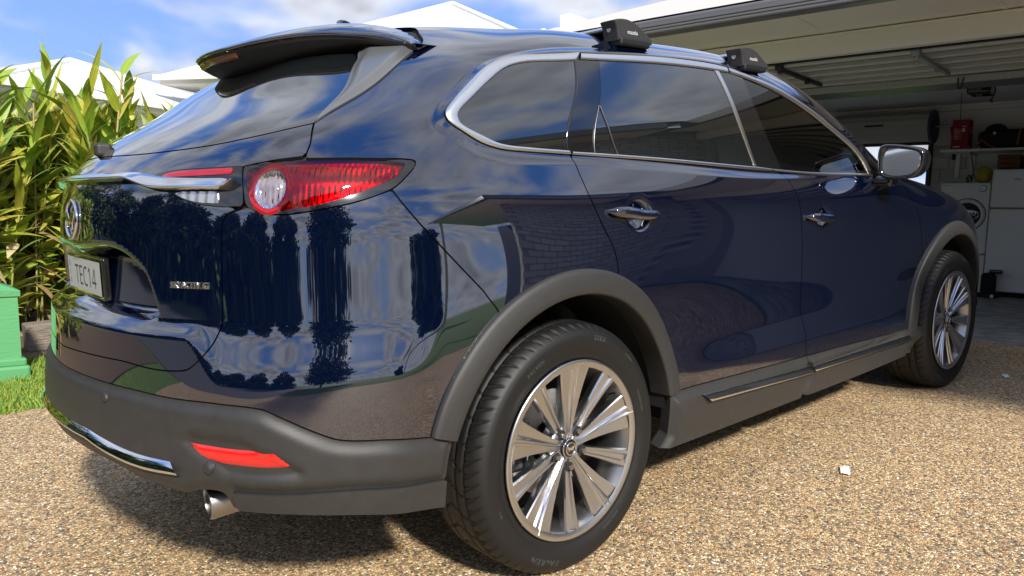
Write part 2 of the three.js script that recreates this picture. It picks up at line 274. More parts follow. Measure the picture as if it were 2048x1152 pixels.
// cut a piece out of the sheet: sdf(U, V, x, y, z) < 0 is the piece; off(d, U, V) lifts it; skirt turns its edge inwards
function cut(sdf, { off = null, skirt = .012, step = 1, umax = UL } = {}) {
  const iM = Math.min(NU, Math.ceil(umax / UL * NU)), D = new Float64Array(NUV).fill(1), O = off ? new Float64Array(NUV) : null;
  const bb = sdf.box || [-1, UL + 1, -1, VL + 1], i0 = Math.max(0, Math.floor((bb[0] - .03) / UL * NU)), i1 = Math.min(iM, Math.ceil((bb[1] + .03) / UL * NU)), j0 = Math.max(0, Math.floor((bb[2] - .03) / VL * NV)), j1 = Math.min(NV, Math.ceil((bb[3] + .03) / VL * NV));
  for (let i = i0; i <= i1; i++) for (let j = j0; j <= j1; j++) { const g = gid(i, j), o = g * 3; let d = sdf(gU(i), gV(j), POS[o], POS[o + 1], POS[o + 2]); if (Math.abs(d) < 1e-7) d = -1e-7; D[g] = d; if (off) O[g] = off(Math.min(d, 0), gU(i), gV(j), POS[o], POS[o + 1], POS[o + 2]); }
  const pos = [], nrm = [], uv = [], idx = [], vid = new Map();
  const vert = (i, j) => { // a lifted grid point
    const g = gid(i, j), o = g * 3; let p = [POS[o], POS[o + 1], POS[o + 2]], n = [NRM[o], NRM[o + 1], NRM[o + 2]];
    if (off) {
      const h = O[g], gi = (a, b) => { const A = gid(a[0], a[1]), B = gid(b[0], b[1]), e = [0, 1, 2].map((k) => POS[B * 3 + k] - POS[A * 3 + k]), l = Math.hypot(...e) || 1, s = (O[B] - O[A]) / l; return e.map((q) => q / l * s); };
      const a = gi([Math.max(i0, i - 1), j], [Math.min(i1, i + 1), j]), b = gi([i, Math.max(j0, j - 1)], [i, Math.min(j1, j + 1)]);
      p = p.map((q, k) => q + n[k] * h); n = n.map((q, k) => q - a[k] - b[k]); const l = Math.hypot(...n); n = n.map((q) => q / l);
    }
    return [p, n, gU(i), gV(j)];
  };
  const push = (v) => { pos.push(...v[0]); nrm.push(...v[1]); uv.push(v[2], v[3]); return pos.length / 3 - 1; };
  const corner = (i, j) => { const k = gid(i, j); let r = vid.get(k); if (r === undefined) { r = push(vert(i, j)); vid.set(k, r); } return r; };
  const cross = (a, b) => {
    const ga = gid(...a), gb = gid(...b), k = ga < gb ? ga * 2e6 + gb : gb * 2e6 + ga; let r = vid.get(k); if (r !== undefined) return r;
    const t = D[ga] / (D[ga] - D[gb]), A = vert(...a), B = vert(...b);
    const n = A[1].map((q, m) => lerp(q, B[1][m], t)), l = Math.hypot(...n);
    r = push([A[0].map((q, m) => lerp(q, B[0][m], t)), n.map((q) => q / l), lerp(A[2], B[2], t), lerp(A[3], B[3], t)]); vid.set(k, r); return r;
  };
  const edges = [];
  for (let i = i0; i < i1; i++) for (let j = j0; j < j1; j++) {
    const q = [[i, j], [i + 1, j], [i + 1, j + 1], [i, j + 1]], s = q.map((c) => D[gid(...c)] < 0), cnt = s.filter(Boolean).length;
    if (!cnt) continue;
    if (cnt === 4) { const a = q.map((c) => corner(...c)); idx.push(a[0], a[1], a[2], a[0], a[2], a[3]); continue; }
    const poly = [], isX = [];
    for (let k = 0; k < 4; k++) { const a = q[k], b = q[(k + 1) % 4]; if (s[k]) { poly.push(corner(...a)); isX.push(0); } if (s[k] !== s[(k + 1) % 4]) { poly.push(cross(a, b)); isX.push(1); } }
    for (let k = 1; k < poly.length - 1; k++) idx.push(poly[0], poly[k], poly[k + 1]);
    for (let k = 0; k < poly.length; k++) if (isX[k] && isX[(k + 1) % poly.length]) edges.push([poly[k], poly[(k + 1) % poly.length]]);
  }
  if (skirt) {
    const dn = new Map();
    const down = (v) => { let r = dn.get(v); if (r) return r; const o = v * 3; return null; };
    for (const [a, b] of edges) {
      const pa = pos.slice(a * 3, a * 3 + 3), pb = pos.slice(b * 3, b * 3 + 3), na = nrm.slice(a * 3, a * 3 + 3), nb = nrm.slice(b * 3, b * 3 + 3);
      const e = pb.map((q, k) => q - pa[k]), m = [e[1] * na[2] - e[2] * na[1], e[2] * na[0] - e[0] * na[2], e[0] * na[1] - e[1] * na[0]], l = Math.hypot(...m) || 1, mm = m.map((q) => q / l);
      const v = [[pa, mm], [pb, mm], [pb.map((q, k) => q - nb[k] * skirt), mm], [pa.map((q, k) => q - na[k] * skirt), mm]].map(([p, n]) => push([p, n, 0, 0]));
      idx.push(v[0], v[2], v[1], v[0], v[3], v[2]);
    }
  }
  const g = new THREE.BufferGeometry();
  g.setAttribute('position', new THREE.Float32BufferAttribute(pos, 3)); g.setAttribute('normal', new THREE.Float32BufferAttribute(nrm, 3)); g.setAttribute('uv', new THREE.Float32BufferAttribute(uv, 2)); g.setIndex(idx);
  return g;
}
function mirrored(g) {
  const m = g.clone(), p = m.attributes.position, n = m.attributes.normal;
  for (let i = 0; i < p.count; i++) { p.setZ(i, -p.getZ(i)); n.setZ(i, -n.getZ(i)); }
  if (m.index) { const a = m.index.array; for (let i = 0; i < a.length; i += 3) { const t = a[i]; a[i] = a[i + 1]; a[i + 1] = t; } }
  else { const q = m.toNonIndexed(); const flip = {}; for (const k of Object.keys(q.attributes)) { const at2 = q.attributes[k], s = at2.itemSize, A = at2.array; for (let i = 0; i < at2.count; i += 3) for (let c = 0; c < s; c++) { const t = A[i * s + c]; A[i * s + c] = A[(i + 1) * s + c]; A[(i + 1) * s + c] = t; } } return q; }
  return m;
}
const both = (g) => merge([g, mirrored(g)]);
const un = (...f) => (U, V, x, y, z) => { let d = 1e9; for (const q of f) d = Math.min(d, q(U, V, x, y, z)); return d; };
const sub = (a, ...f) => { const r = (U, V, x, y, z) => { let d = a(U, V, x, y, z); for (const q of f) d = Math.max(d, -q(U, V, x, y, z)); return d; }; r.box = a.box; return r; };
const inter = (a, b) => { const r = (U, V, x, y, z) => Math.max(a(U, V, x, y, z), b(U, V, x, y, z)); r.box = a.box; return r; };
const grow = (a, k) => { const r = (U, V, x, y, z) => a(U, V, x, y, z) - k; r.box = a.box && [a.box[0] - k, a.box[1] + k, a.box[2] - k, a.box[3] + k]; return r; };

function uvOf(x, y) { // sheet coordinates of a point of the right side given by x and y
  let [U, V] = near(x, y, .93, 8);
  for (let k = 0; k < 6; k++) { const p = at(U, V), a = at(U + .004, V), b = at(U, V + .004), j11 = (a.x - p.x) / .004, j12 = (b.x - p.x) / .004, j21 = (a.y - p.y) / .004, j22 = (b.y - p.y) / .004, dt = j11 * j22 - j12 * j21, ex = x - p.x, ey = y - p.y; U += (j22 * ex - j12 * ey) / dt; V = Math.max(0, V + (-j21 * ex + j11 * ey) / dt); }
  return [U, V];
}
function resample(line2, n) {
  const L = [0]; for (let i = 1; i < line2.length; i++) L.push(L[i - 1] + Math.hypot(line2[i][0] - line2[i - 1][0], line2[i][1] - line2[i - 1][1]));
  const out = []; let k = 0;
  for (let i = 0; i <= n; i++) { const s = L[L.length - 1] * i / n; while (k < L.length - 2 && L[k + 1] < s) k++; const t = (s - L[k]) / (L[k + 1] - L[k] || 1); out.push([lerp(line2[k][0], line2[k + 1][0], t), lerp(line2[k][1], line2[k + 1][1], t)]); }
  return out;
}
// a grid of points as a smooth surface
function gridGeo(rows, closedRow = false) {
  const n = rows.length, m = rows[0].length, pos = [], idx = [], uv = [];
  for (let i = 0; i < n; i++) for (let j = 0; j < m; j++) { const p = rows[i][j]; pos.push(p.x, p.y, p.z); uv.push(i / (n - 1), j / (m - 1)); }
  for (let i = 0; i < n - 1; i++) for (let j = 0; j < m - (closedRow ? 0 : 1); j++) { const j2 = (j + 1) % m, a = i * m + j, b = (i + 1) * m + j, c = (i + 1) * m + j2, d = i * m + j2; idx.push(a, b, c, a, c, d); }
  const g = new THREE.BufferGeometry(); g.setAttribute('position', new THREE.Float32BufferAttribute(pos, 3)); g.setAttribute('uv', new THREE.Float32BufferAttribute(uv, 2)); g.setIndex(idx); g.computeVertexNormals(); return g;
}
// a moulding laid on the sheet between two lines; profile points are [share of the width, lift]
function ribbon(A, B, prof, n = 60) {
  const a = resample(A, n), b = resample(B, n);
  return gridGeo(a.map((p, i) => prof.map(([t, h]) => at(lerp(p[0], b[i][0], t), lerp(p[1], b[i][1], t), h))));
}
const PXL = (l) => outline(l, false);
const trimProf = (h) => [[0, -.004], [0, h * .55], [.07, h * .9], [.25, h * 1.1], [.5, h * 1.15], [.75, h * 1.1], [.93, h * .9], [1, h * .55], [1, -.004]];
// ---------------------------------------------------------------- materials of the car
const flake = dataTex(256, 256, (i, j) => { const n = rnd(); return [128 + (rnd() - .5) * 60, 128 + (rnd() - .5) * 60, 255]; }, false);
const M = {
  paint: phys(col(.0007, .0022, .0118), .025, 0, { ior: 2.15, clearcoat: 1, clearcoatRoughness: .01 }),
  clad: std(col(.027, .027, .028), .5, 0, {}),
  cladDark: std(col(.02, .02, .021), .6),
  black: phys(col(.006, .006, .007), .08, 0, { clearcoat: 1, clearcoatRoughness: .02 }),
  matt: std(col(.008, .008, .008), .85),
  chrome: std(col(.78, .79, .80), .06, 1),
  satin: std(col(.74, .74, .73), .3, 1),
  glassDark: phys(col(.006, .008, .009), .01, 0, { clearcoat: 1, clearcoatRoughness: 0, ior: 2.0 }), winglet: std(col(.17, .175, .18), .24, .5),  // winglet: its grey stands in for sky mirrored in gloss black trim
  glassFront: phys(col(.16, .18, .18), .01, 0, { transmission: 1, thickness: 0, ior: 1.9 }),
  lens: phys(col(.55, .015, .03), .015, 0, { transmission: 1, thickness: 0, ior: 1.6 }), lensClear: phys(col(.95, .95, .96), .01, 0, { transmission: 1, thickness: 0, ior: 1.5 }), lampBack: std(col(.50, .42, .42), .3, .75),
  red: phys(col(.30, .003, .008), .06, 0, { clearcoat: 1, clearcoatRoughness: .02 }),
  clear: phys(col(.92, .93, .94), .03, 0, { transmission: 1, thickness: 0, ior: 1.5 }),
  lampGrey: std(col(.55, .55, .56), .22, .8),
  rubber: std(col(.0034, .0034, .0036), .58),
  alloy: std(col(.56, .57, .59), .3, 1),
  alloyDark: std(col(.07, .07, .072), .4, .8),
  dimTrim: std(col(.24, .24, .24), .35, 1),
  steel: std(col(.35, .34, .33), .38, 1),
};
// grain of the moulded grey plastic
{
  const g = dataTex(256, 256, () => { const v = 128 + (rnd() - .5) * 110; return [v, v, v]; }, false);
  g.repeat.set(8, 8); M.clad.bumpMap = g; M.clad.bumpScale = .0004;
  const dust = dataTex(512, 512, (i, j) => { const n = .5 + .5 * fbm2(i / 70, j / 70, 4), sp = rnd() < .006 ? 26 : 0, st = Math.abs(noise2(i / 3, j / 160)) < .03 && noise2(i / 60, j / 60) > .3 ? 22 : 0, v = 196 + 34 * n + rr(-9, 9) + sp + st; return [v, v * .985, v * .965]; }); dust.repeat.set(2, 2); M.clad.map = dust; M.clad.color.setRGB(.038, .038, .039);
}
// ---------------------------------------------------------------- relief of the sheet
const Vy = (y) => near(-1.06, y, 0)[1]; // height on the middle of the tail
const G = .0021;
const platePoly = outline([{ U: -.2, V: Vy(1.0) }, [145, 480], [206, 486], [240, 497], [272, 522], [293, 548], [315, 612], [322, 637, 1], [292, 644], [247, 637], [190, 623], { U: -.2, V: Vy(.845) }]);
const wingPoly = outline([[293, 548, 1], [335, 590], [376, 633, 1], [345, 640], [322, 637, 1], [312, 600]]);
const reflPoly = outline([[373.5, 875, 1], [396, 848, 1], [502, 865], [546, 889], [607, 918], [622, 936], [600, 953], [475, 950], [444, 931], [414, 913]]);
const handlePx = [[[1270, 430], [1276, 432]], [[1640, 440], [1646, 440]]];
{ // the side glass is one even curve: fit it to the sheet and lay the sheet on it there
  const bandPx = [[1140, 309.7], [1031, 302], [962.5, 285], [897.6, 244], [890, 230], [918, 186], [972.8, 133], [1065, 110], [1159, 106], [1304, 113], [1451, 133], [1553.5, 174], [1644.5, 235], [1730, 317], [1752, 345], [1560, 344.5], [1338.5, 324.5]];
  const bs = shape(outline(bandPx)), basis = (x, y) => { const t = y - 1.24 + .05 * x; return [1, x, x * x, x * x * x, t, t * x, t * x * x, t * t, t * t * x]; }, n = 9, A = [...Array(n)].map(() => new Float64Array(n + 1));
  const [b0, b1, b2, b3] = bs.box, wt = new Map();
  for (let i = Math.max(0, Math.floor(b0 / UL * NU) - 6); i <= Math.ceil(b1 / UL * NU) + 6; i++) for (let j = Math.floor(b2 / VL * NV) - 4; j <= Math.ceil(b3 / VL * NV) + 4; j++) {
    const o = gid(i, j) * 3, d = bs(gU(i), gV(j)); if (d > .03) continue; wt.set(o, sst(.028, .0, d)); if (d > 0) continue;
    const f = basis(POS[o], POS[o + 1]); for (let p = 0; p < n; p++) { for (let q = 0; q < n; q++) A[p][q] += f[p] * f[q]; A[p][n] += f[p] * POS[o + 2]; }
  }
  for (let p = 0; p < n; p++) { let m = p; for (let q = p + 1; q < n; q++) if (Math.abs(A[q][p]) > Math.abs(A[m][p])) m = q; [A[p], A[m]] = [A[m], A[p]]; for (let q = 0; q < n; q++) if (q !== p) { const k = A[q][p] / A[p][p]; for (let c = p; c <= n; c++) A[q][c] -= k * A[p][c]; } }
  const cf = A.map((r, p) => r[n] / r[p]);
  for (const [o, w] of wt) { const f = basis(POS[o], POS[o + 1]); let z = 0; for (let p = 0; p < n; p++) z += cf[p] * f[p]; POS[o + 2] = lerp(POS[o + 2], z, w); }
  normals();
}
{
  const sp = shape(platePoly), sw = shape(wingPoly), sr = shape(reflPoly);
  const cups = [[1279, 428, .075, .056], [1647, 433, .07, .05]].map(([u, v, a, b]) => [...hit(u, v), a, b]);
  for (let i = 0; i <= NU; i++) for (let j = 0; j <= NV; j++) {
    const o = gid(i, j) * 3, U = gU(i), V = gV(j), x = POS[o], y = POS[o + 1], z = POS[o + 2]; let d = 0;
    if (x < -.2 && y < 1.05 && y > .3) { // the bumper shelf: the lower half of the tail stands out
      const k = sst(-.45, -.62, x), hatchSide = sst(.70, .60, z);
      const yl = lerp(.77, .822, hatchSide), w = lerp(.075, .016, hatchSide);
      d += lerp(.0225, .026, hatchSide) * k * sst(yl + w, yl - w, y);
    }
    if (x < -.8) { d -= .042 * sst(0, .03, -sp(U, V)); }
    if (x < -.5 && y < .7) d -= .009 * sst(0, .02, -sr(U, V));
    if (z > .85 && y > .9 && y < 1.15) for (const [cu, cv, a, b] of cups) { const q = Math.hypot((U - cu) / a, (V - cv) / b); d -= .024 * sst(1.0, .2, q); }
    if (x > .35 && x < 2.6 && y < .72 && y > .4 && z > .8) { // the lower door: a hollow with a crease below it
      const k = sst(.5, 1.0, x) * sst(2.40, 2.12, x);
      d += k * .012 * sst(.60, .49, y);
    }
    POS[o] += NRM[o] * d; POS[o + 1] += NRM[o + 1] * d; POS[o + 2] += NRM[o + 2] * d;
  }
  normals();
}
// ---------------------------------------------------------------- outlines of the panels
const wheelR = (x, y, cx) => Math.hypot(x - cx, y - .385);
const arches = (R) => (U, V, x, y, z) => Math.min(wheelR(x, y, 0), wheelR(x, y, 2.93)) - R; // negative inside the opening
const chartU = (u, v) => hit(u, v)[0];
const P = {};
const hatchBottom = [[236, 720], [314, 739.5], [369, 741], [388.6, 729.7], [412, 706], [439, 663], [445, 643.75], [444.5, 573.4], [443, 495], [445, 448], [455, 429], [490, 416, 1]];
P.hatch = shape(outline([{ U: -.2, V: Vy(.705) }, ...hatchBottom, [488, 378], [488, 333, 1], [549, 321], [612, 313, 1], [622, 285], [628.5, 246.5, 1], [521, 271], [416.7, 291.7], [312.5, 305.6], [225.7, 312.5], { U: -.2, V: hit(226, 312)[1] }]));
const glassTop = near(-.50, 1.53, .12)[1];
P.rearGlass = shape(outline([{ U: -.2, V: hit(226, 312)[1] }, [225.7, 312.5], [312.5, 305.6], [416.7, 291.7], [521, 271], [628.5, 246.5, 1], [716, 121.6, 1], { x: -.40, y: 1.53, z: .47 }, { x: -.5, y: 1.53, z: .3 }, { U: -.2, V: glassTop }]));
P.garnish = shape(outline([[628.5, 246.5, 1], [720, 190], [809.7, 117], [841, 91.6, 1], [800, 84], [731, 95], [716, 121.6, 1]]));
P.lamp = shape(outline([[488, 333, 1], [549, 321.5], [627, 317.6], [744, 317.6], [822, 320], [832, 327], [814, 351], [783, 378], [705, 405.5], [627, 421], [568, 429], [521, 425], [494, 413], [487, 378]]));
P.lampIn = shape(outline([[306.6, 351, 1], [353, 341], [420, 336], [486, 333, 1], [486, 378], [487, 413, 1], [431.6, 413], [373, 402], [334, 382]]));
const cladTop = [[871, 874, 1], [780, 880], [682, 881], [629, 865], [563, 837], [519.4, 819], [431.6, 808], [344, 797], [256, 777]];
P.bumper = shape(outline([{ U: -.2, V: Vy(.705) }, ...hatchBottom, [494, 413], [521, 425], [568, 429], [627, 421], [705, 405.5], [783, 379, 1], [870, 480], [968, 583, 1], [1000, 640], [930, 760], [895, 850], ...cladTop, { U: -.2, V: Vy(.662) }]));
{ const e = chartU(920, 905);
  P.bumperClad = shape(outline([{ U: -.2, V: Vy(.662) }, ...[...cladTop].reverse(), { x: -.30, y: .535, z: .93, s: 1 }, { U: near(-.30, .5, .94)[0], V: .0 }, [893, 1010, 1], [739, 1024], [607, 1023.5], [519, 1019], [470, 1014, 1], [450, 985], [405, 978], [383, 984, 1], [344, 975], [278, 949], [225, 920], { U: -.2, V: hit(225, 920)[1] }])); }
const gapRear = [[1142, 310, 1], [1158, 345], [1180, 395], [1205, 450], [1225, 490], [1234, 520], [1237, 545]];
const gapMid = [[1451, 134.7], [1495, 232], [1538.5, 336], [1560, 346], [1580, 365], [1597, 400], [1603, 450], [1604, 520], [1602, 580], [1600, 610], [1607, 650], [1612, 690], [1612, 712]];
const gapFront = [[1786, 357, 1], [1812, 378], [1837, 430], [1843, 480], [1843, 540], [1838, 600], [1828, 655, 1]];
P.rearDoor = shape(outline([...gapRear, [1240, 575], [1290, 640], [1330, 720], [1345, 783], [1369, 777, 1], [1500, 742], [1612, 712, 1], ...gapMid.slice(3, 12).reverse(), [1540, 341, 1], [1338, 324]]));
P.frontDoor = shape(outline([[1560, 346, 1], ...gapMid.slice(4, 12), [1612, 712, 1], [1720, 683], ...[...gapFront].reverse(), [1745, 353, 1]]));
const sillRU = [chartU(1330, 840), chartU(1600, 785)];
P.sillRear = shape(outline([[1369, 777, 1], [1500, 742], [1612, 712, 1], [1612, 745], [1600, 785, 1], { U: sillRU[1], V: -.05 }, { U: sillRU[0] - .05, V: -.05 }, [1332, 868, 1], [1338, 789, 1]]));
P.sillFront = shape(outline([[1612, 712, 1], [1720, 683], [1820, 656, 1], [1823, 690], [1808, 702, 1], { U: chartU(1808, 702), V: -.05 }, { U: sillRU[1], V: -.05 }, [1600, 785, 1], [1612, 745]]));
P.archPiece = shape(outline([[1820, 656, 1], [1842, 650, 1], [1838, 672], [1822, 694], { U: chartU(1822, 694), V: -.05 }, { U: chartU(1808, 702), V: -.05 }, [1808, 702, 1], [1823, 690]]));
const chOut = [[1157.3, 105.6, 1], [1065, 110], [1007, 117.6], [972.8, 133], [945.4, 155], [918, 186], [894, 216.7], [890, 230], [897.6, 244], [928, 264.5], [962.5, 285], [996.7, 297], [1031, 302], [1140, 309.7, 1]];
const chIn = [[1148.8, 121.7, 1], [1065, 124], [1024, 131], [996.7, 145], [962.5, 175.7], [928, 211.6], [916, 227], [914.7, 235.5], [925, 251], [962.5, 271], [1003.5, 288.5], [1065, 296], [1137, 301.5, 1]];
P.qOut = shape(outline(chOut)); P.qIn = shape(outline(chIn));
// one dark band carries all side glass: pillars, seals
P.band = shape(outline([...chOut.slice(0, -1).reverse().map((q) => q), [1159, 106], [1304, 113], [1451, 133], [1500, 150], [1553.5, 174], [1603, 205], [1644.5, 235], [1703, 286], [1730, 317], [1752, 345, 1], [1745, 353, 1], [1560, 344.5], [1338.5, 324.5], [1140, 310, 1]]));
P.chromeTopR = shape(outline([[1160, 107.5, 1], [1304, 114], [1380, 122], [1450, 134.5, 1], [1456, 147, 1], [1427, 141.5], [1304, 128], [1198, 121], [1159.5, 119, 1]]));
P.chromeTopF = shape(outline([[1452.5, 135, 1], [1500, 152], [1553.5, 175.5], [1603, 206.5], [1644.5, 237], [1703, 288], [1728, 318], [1741, 342, 1], [1733, 342, 1], [1721, 319], [1697, 291], [1640, 243], [1600, 213], [1552, 184], [1500, 161], [1458, 146, 1]]));
P.beltR = shape(outline([[1143.7, 303.5, 1], [1232.5, 309], [1380, 321], [1509, 334, 1], [1540, 337, 1], [1559, 343, 1], [1450, 335], [1338.5, 324], [1142, 310.4, 1]]));
P.beltF = shape(outline([[1541, 337.5, 1], [1640, 345], [1743, 349, 1], [1744, 353, 1], [1640, 350], [1562, 344, 1]]));
P.glassR = shape(outline([[1198, 122.7, 1], [1304, 129.5], [1427, 143, 1], [1465, 225], [1505, 330.5, 1], [1380, 320], [1236, 309, 1], [1218, 260], [1198, 212, 1]]));
P.triR = shape(outline([[1197, 216, 1], [1214, 262], [1231, 308, 1], [1190, 305, 1]]));
P.divR = shape(outline([[1429, 141.5, 1], [1467, 224], [1507, 331, 1], [1512, 331.5, 1], [1474, 224], [1437, 141.8, 1]]));
P.divL = shape(outline([[1195.5, 211, 1], [1198.6, 211, 1], [1190.4, 305, 1], [1187, 304.7, 1]]));
P.divD = shape(outline([[1198, 212, 1], [1200.5, 212, 1], [1237, 308.8, 1], [1233.5, 308.5, 1]]));
P.postQ = shape(outline([[1147.5, 123, 1], [1151.5, 123, 1], [1139.5, 301, 1], [1134, 300.6, 1]]));
P.glassF = shape(outline([[1484, 155, 1], [1552, 186], [1600, 215], [1640, 245], [1697, 293], [1719, 318], [1730, 341, 1], [1640, 344], [1562, 337, 1], [1520, 240]]));
P.divF = shape(outline([[1722, 317, 1], [1726, 317, 1], [1741, 347, 1], [1735, 347, 1]]));
P.wind = shape(outline([{ x: 1.70, y: 1.56, z: .59, s: 1 }, { x: 1.52, y: 1.655, z: .3 }, { U: near(1.46, 1.67, 0)[0], V: VL + .05 }, { U: near(2.4, 1.25, 0)[0] - .1, V: VL + .05 }, { x: 2.52, y: 1.2, z: .4 }, { x: 2.42, y: 1.215, z: .66, s: 1 }, { x: 2.05, y: 1.39, z: .665 }]));
P.fender = shape(outline([...gapFront, { U: chartU(1828, 655), V: -.08 }, { U: UL + .1, V: -.08 }, { U: UL + .1, V: VL + .1 }, { U: near(2.4, 1.25, 0)[0] - .1, V: VL + .1 }, { x: 2.54, y: 1.2, z: .4 }, { x: 2.44, y: 1.215, z: .67, s: 1 }, { x: 2.2, y: 1.14, z: .85, s: 1 }]));
// ---------------------------------------------------------------- the car
const car = thing('parked_car', 'dark navy blue SUV with roof racks parked on the pebble driveway facing the garage', 'car');
inCarFrame(car);
const add = (name, geo, mat, parent = car) => mesh(name, geo, mat, parent);
const pair = (name, geo, mat, parent = car) => { const a = mesh(name, geo, mat, parent), b = mesh(name, mirrored(geo), mat, parent); return [a, b]; };
const shrink = (f, k = G) => grow(f, -k);
const round = (h, r) => (d) => h * Math.sqrt(clamp(1 - (1 - clamp(-d / r)) ** 2)); // a rounded edge of height h
const opening = arches(.455);
// tailgate, bumper, doors, fenders, shell
const hatch = add('tailgate', both(cut(sub(shrink(P.hatch), grow(P.lampIn, .001)))), M.paint);
const bumper = add('rear_bumper', both(cut(sub(shrink(P.bumper), opening, grow(P.hatch, G), arches(.523)))), M.paint);
P.cladLow = shape(outline([[468, 982, 1], [560, 987], [720, 977], [908, 954, 1], [940, 952, 1], [930, 1030, 1], { x: -.30, y: .3, z: .93, s: 1 }, { x: -.7, y: .32, z: .86, s: 1 }, { x: -.86, y: .33, z: .72, s: 1 }]));
const clad = add('bumper_cladding', both(cut(sub(shrink(P.bumperClad, .0008), arches(.462), grow(P.cladLow, .0012)), { off: (d) => .003 + .011 * sst(0, .03, -d), skirt: .03 })), M.clad);
add('bumper_skirt', both(cut(sub(inter(shrink(P.bumperClad, .0008), shrink(P.cladLow, .0008)), arches(.462)), { off: () => .0115, skirt: .03 })), M.clad);
const [doorR] = pair('rear_door', cut(sub(shrink(P.rearDoor), opening)), M.paint);
const [doorF] = pair('front_door', cut(sub(shrink(P.frontDoor), opening)), M.paint);
const fenders = add('front_fender', both(cut(sub(shrink(P.fender), opening, arches(.523)))), M.paint);
const shellOut = un(...[P.hatch, P.rearGlass, P.garnish, P.lamp, P.bumper, P.bumperClad, P.rearDoor, P.frontDoor, P.sillRear, P.sillFront, P.archPiece, P.band, P.wind, P.fender].map((f) => grow(f, G)), arches(.523));
const lowSide = (U, V, x, y, z) => (y < .5 ? -1 : 1);
const spoilerSeam = outline([{ U: -.2, V: near(-.18, 1.66, 0)[1] }, [790, 43], [815, 55], [838, 68], [845, 80], [841, 91.6, 1], [800, 84], [731, 95], [700, 110], { U: -.2, V: near(-.55, 1.5, 0)[1] }]);
P.spoilerBase = shape(spoilerSeam);
const shell = add('body_shell', both(cut((U, V, x, y, z) => Math.max(-shellOut(U, V, x, y, z), -lowSide(U, V, x, y, z), -P.spoilerBase(U, V) + G))), M.paint);
// an inner skin, so that the gaps between the panels are dark
{ const g = both(cut((U, V, x, y, z) => -Math.min(Math.min(wheelR(x, y, 0), wheelR(x, y, 2.93)) - .47, P.glassF(U, V), P.wind(U, V), y - .5), { off: () => -.014, skirt: 0 })); add('inner_skin', g, M.matt); }
// wheel arch trims
const archProf = [[.528, -.006], [.528, .004], [.5262, .010], [.521, .0145], [.512, .0175], [.495, .0205], [.475, .0222], [.462, .0215], [.4565, .018], [.4545, .012], [.454, -.02], [.454, -.06]];
for (const [cx, a0, a1] of [[0, 8.3, 163.2], [2.93, -6, 183]]) {
  const rows = []; for (let k = 0; k <= 110; k++) { const a = lerp(a0, a1, k / 110) * Math.PI / 180; rows.push(archProf.map(([r, h]) => { const [U, V] = uvOf(cx + r * Math.cos(a), .385 + r * Math.sin(a)); return at(U, V, h); })); }
  pair('wheel_arch_trim', gridGeo(rows), M.clad);
}
// sills with their bright strips
const sillOff = (d) => .004 + .020 * sst(0, .035, -d);
for (const [nm, f] of [['sill_trim', P.sillRear], ['sill_trim', P.sillFront], ['arch_piece', P.archPiece]]) pair(nm, cut(shrink(f, .001), { off: sillOff, skirt: .04 }), M.clad);
for (const [A, B] of [[[[1392, 786], [1490, 761.5], [1577, 738], [1607, 728.6]], [[1404, 799], [1490, 777.5], [1577, 754], [1608, 743]]], [[[1613, 722.4], [1720, 694], [1807, 667]], [[1613, 739.5], [1720, 707.5], [1807, 678]]]])
{ // a straight flat moulding with a small crown, just proud of the sill
    const q = [A[0], A[A.length - 1], B[0], B[B.length - 1]].map(([u, v]) => { const h = hit(u, v); return at(h[0], h[1], .027); }), rows = [];
    for (let k = 0; k <= 24; k++) { const t = k / 24, a = q[0].clone().lerp(q[1], t), b2 = q[2].clone().lerp(q[3], t), n = V3(0, .28, 1).normalize(); rows.push([[0, -.012], [0, .002], [.06, .0045], [.5, .006], [.94, .0045], [1, .002], [1, -.012]].map(([s, h]) => a.clone().lerp(b2, s).addScaledVector(n, h + .013 * s))); }
    pair('sill_strip', gridGeo(rows), M.chrome);
  }
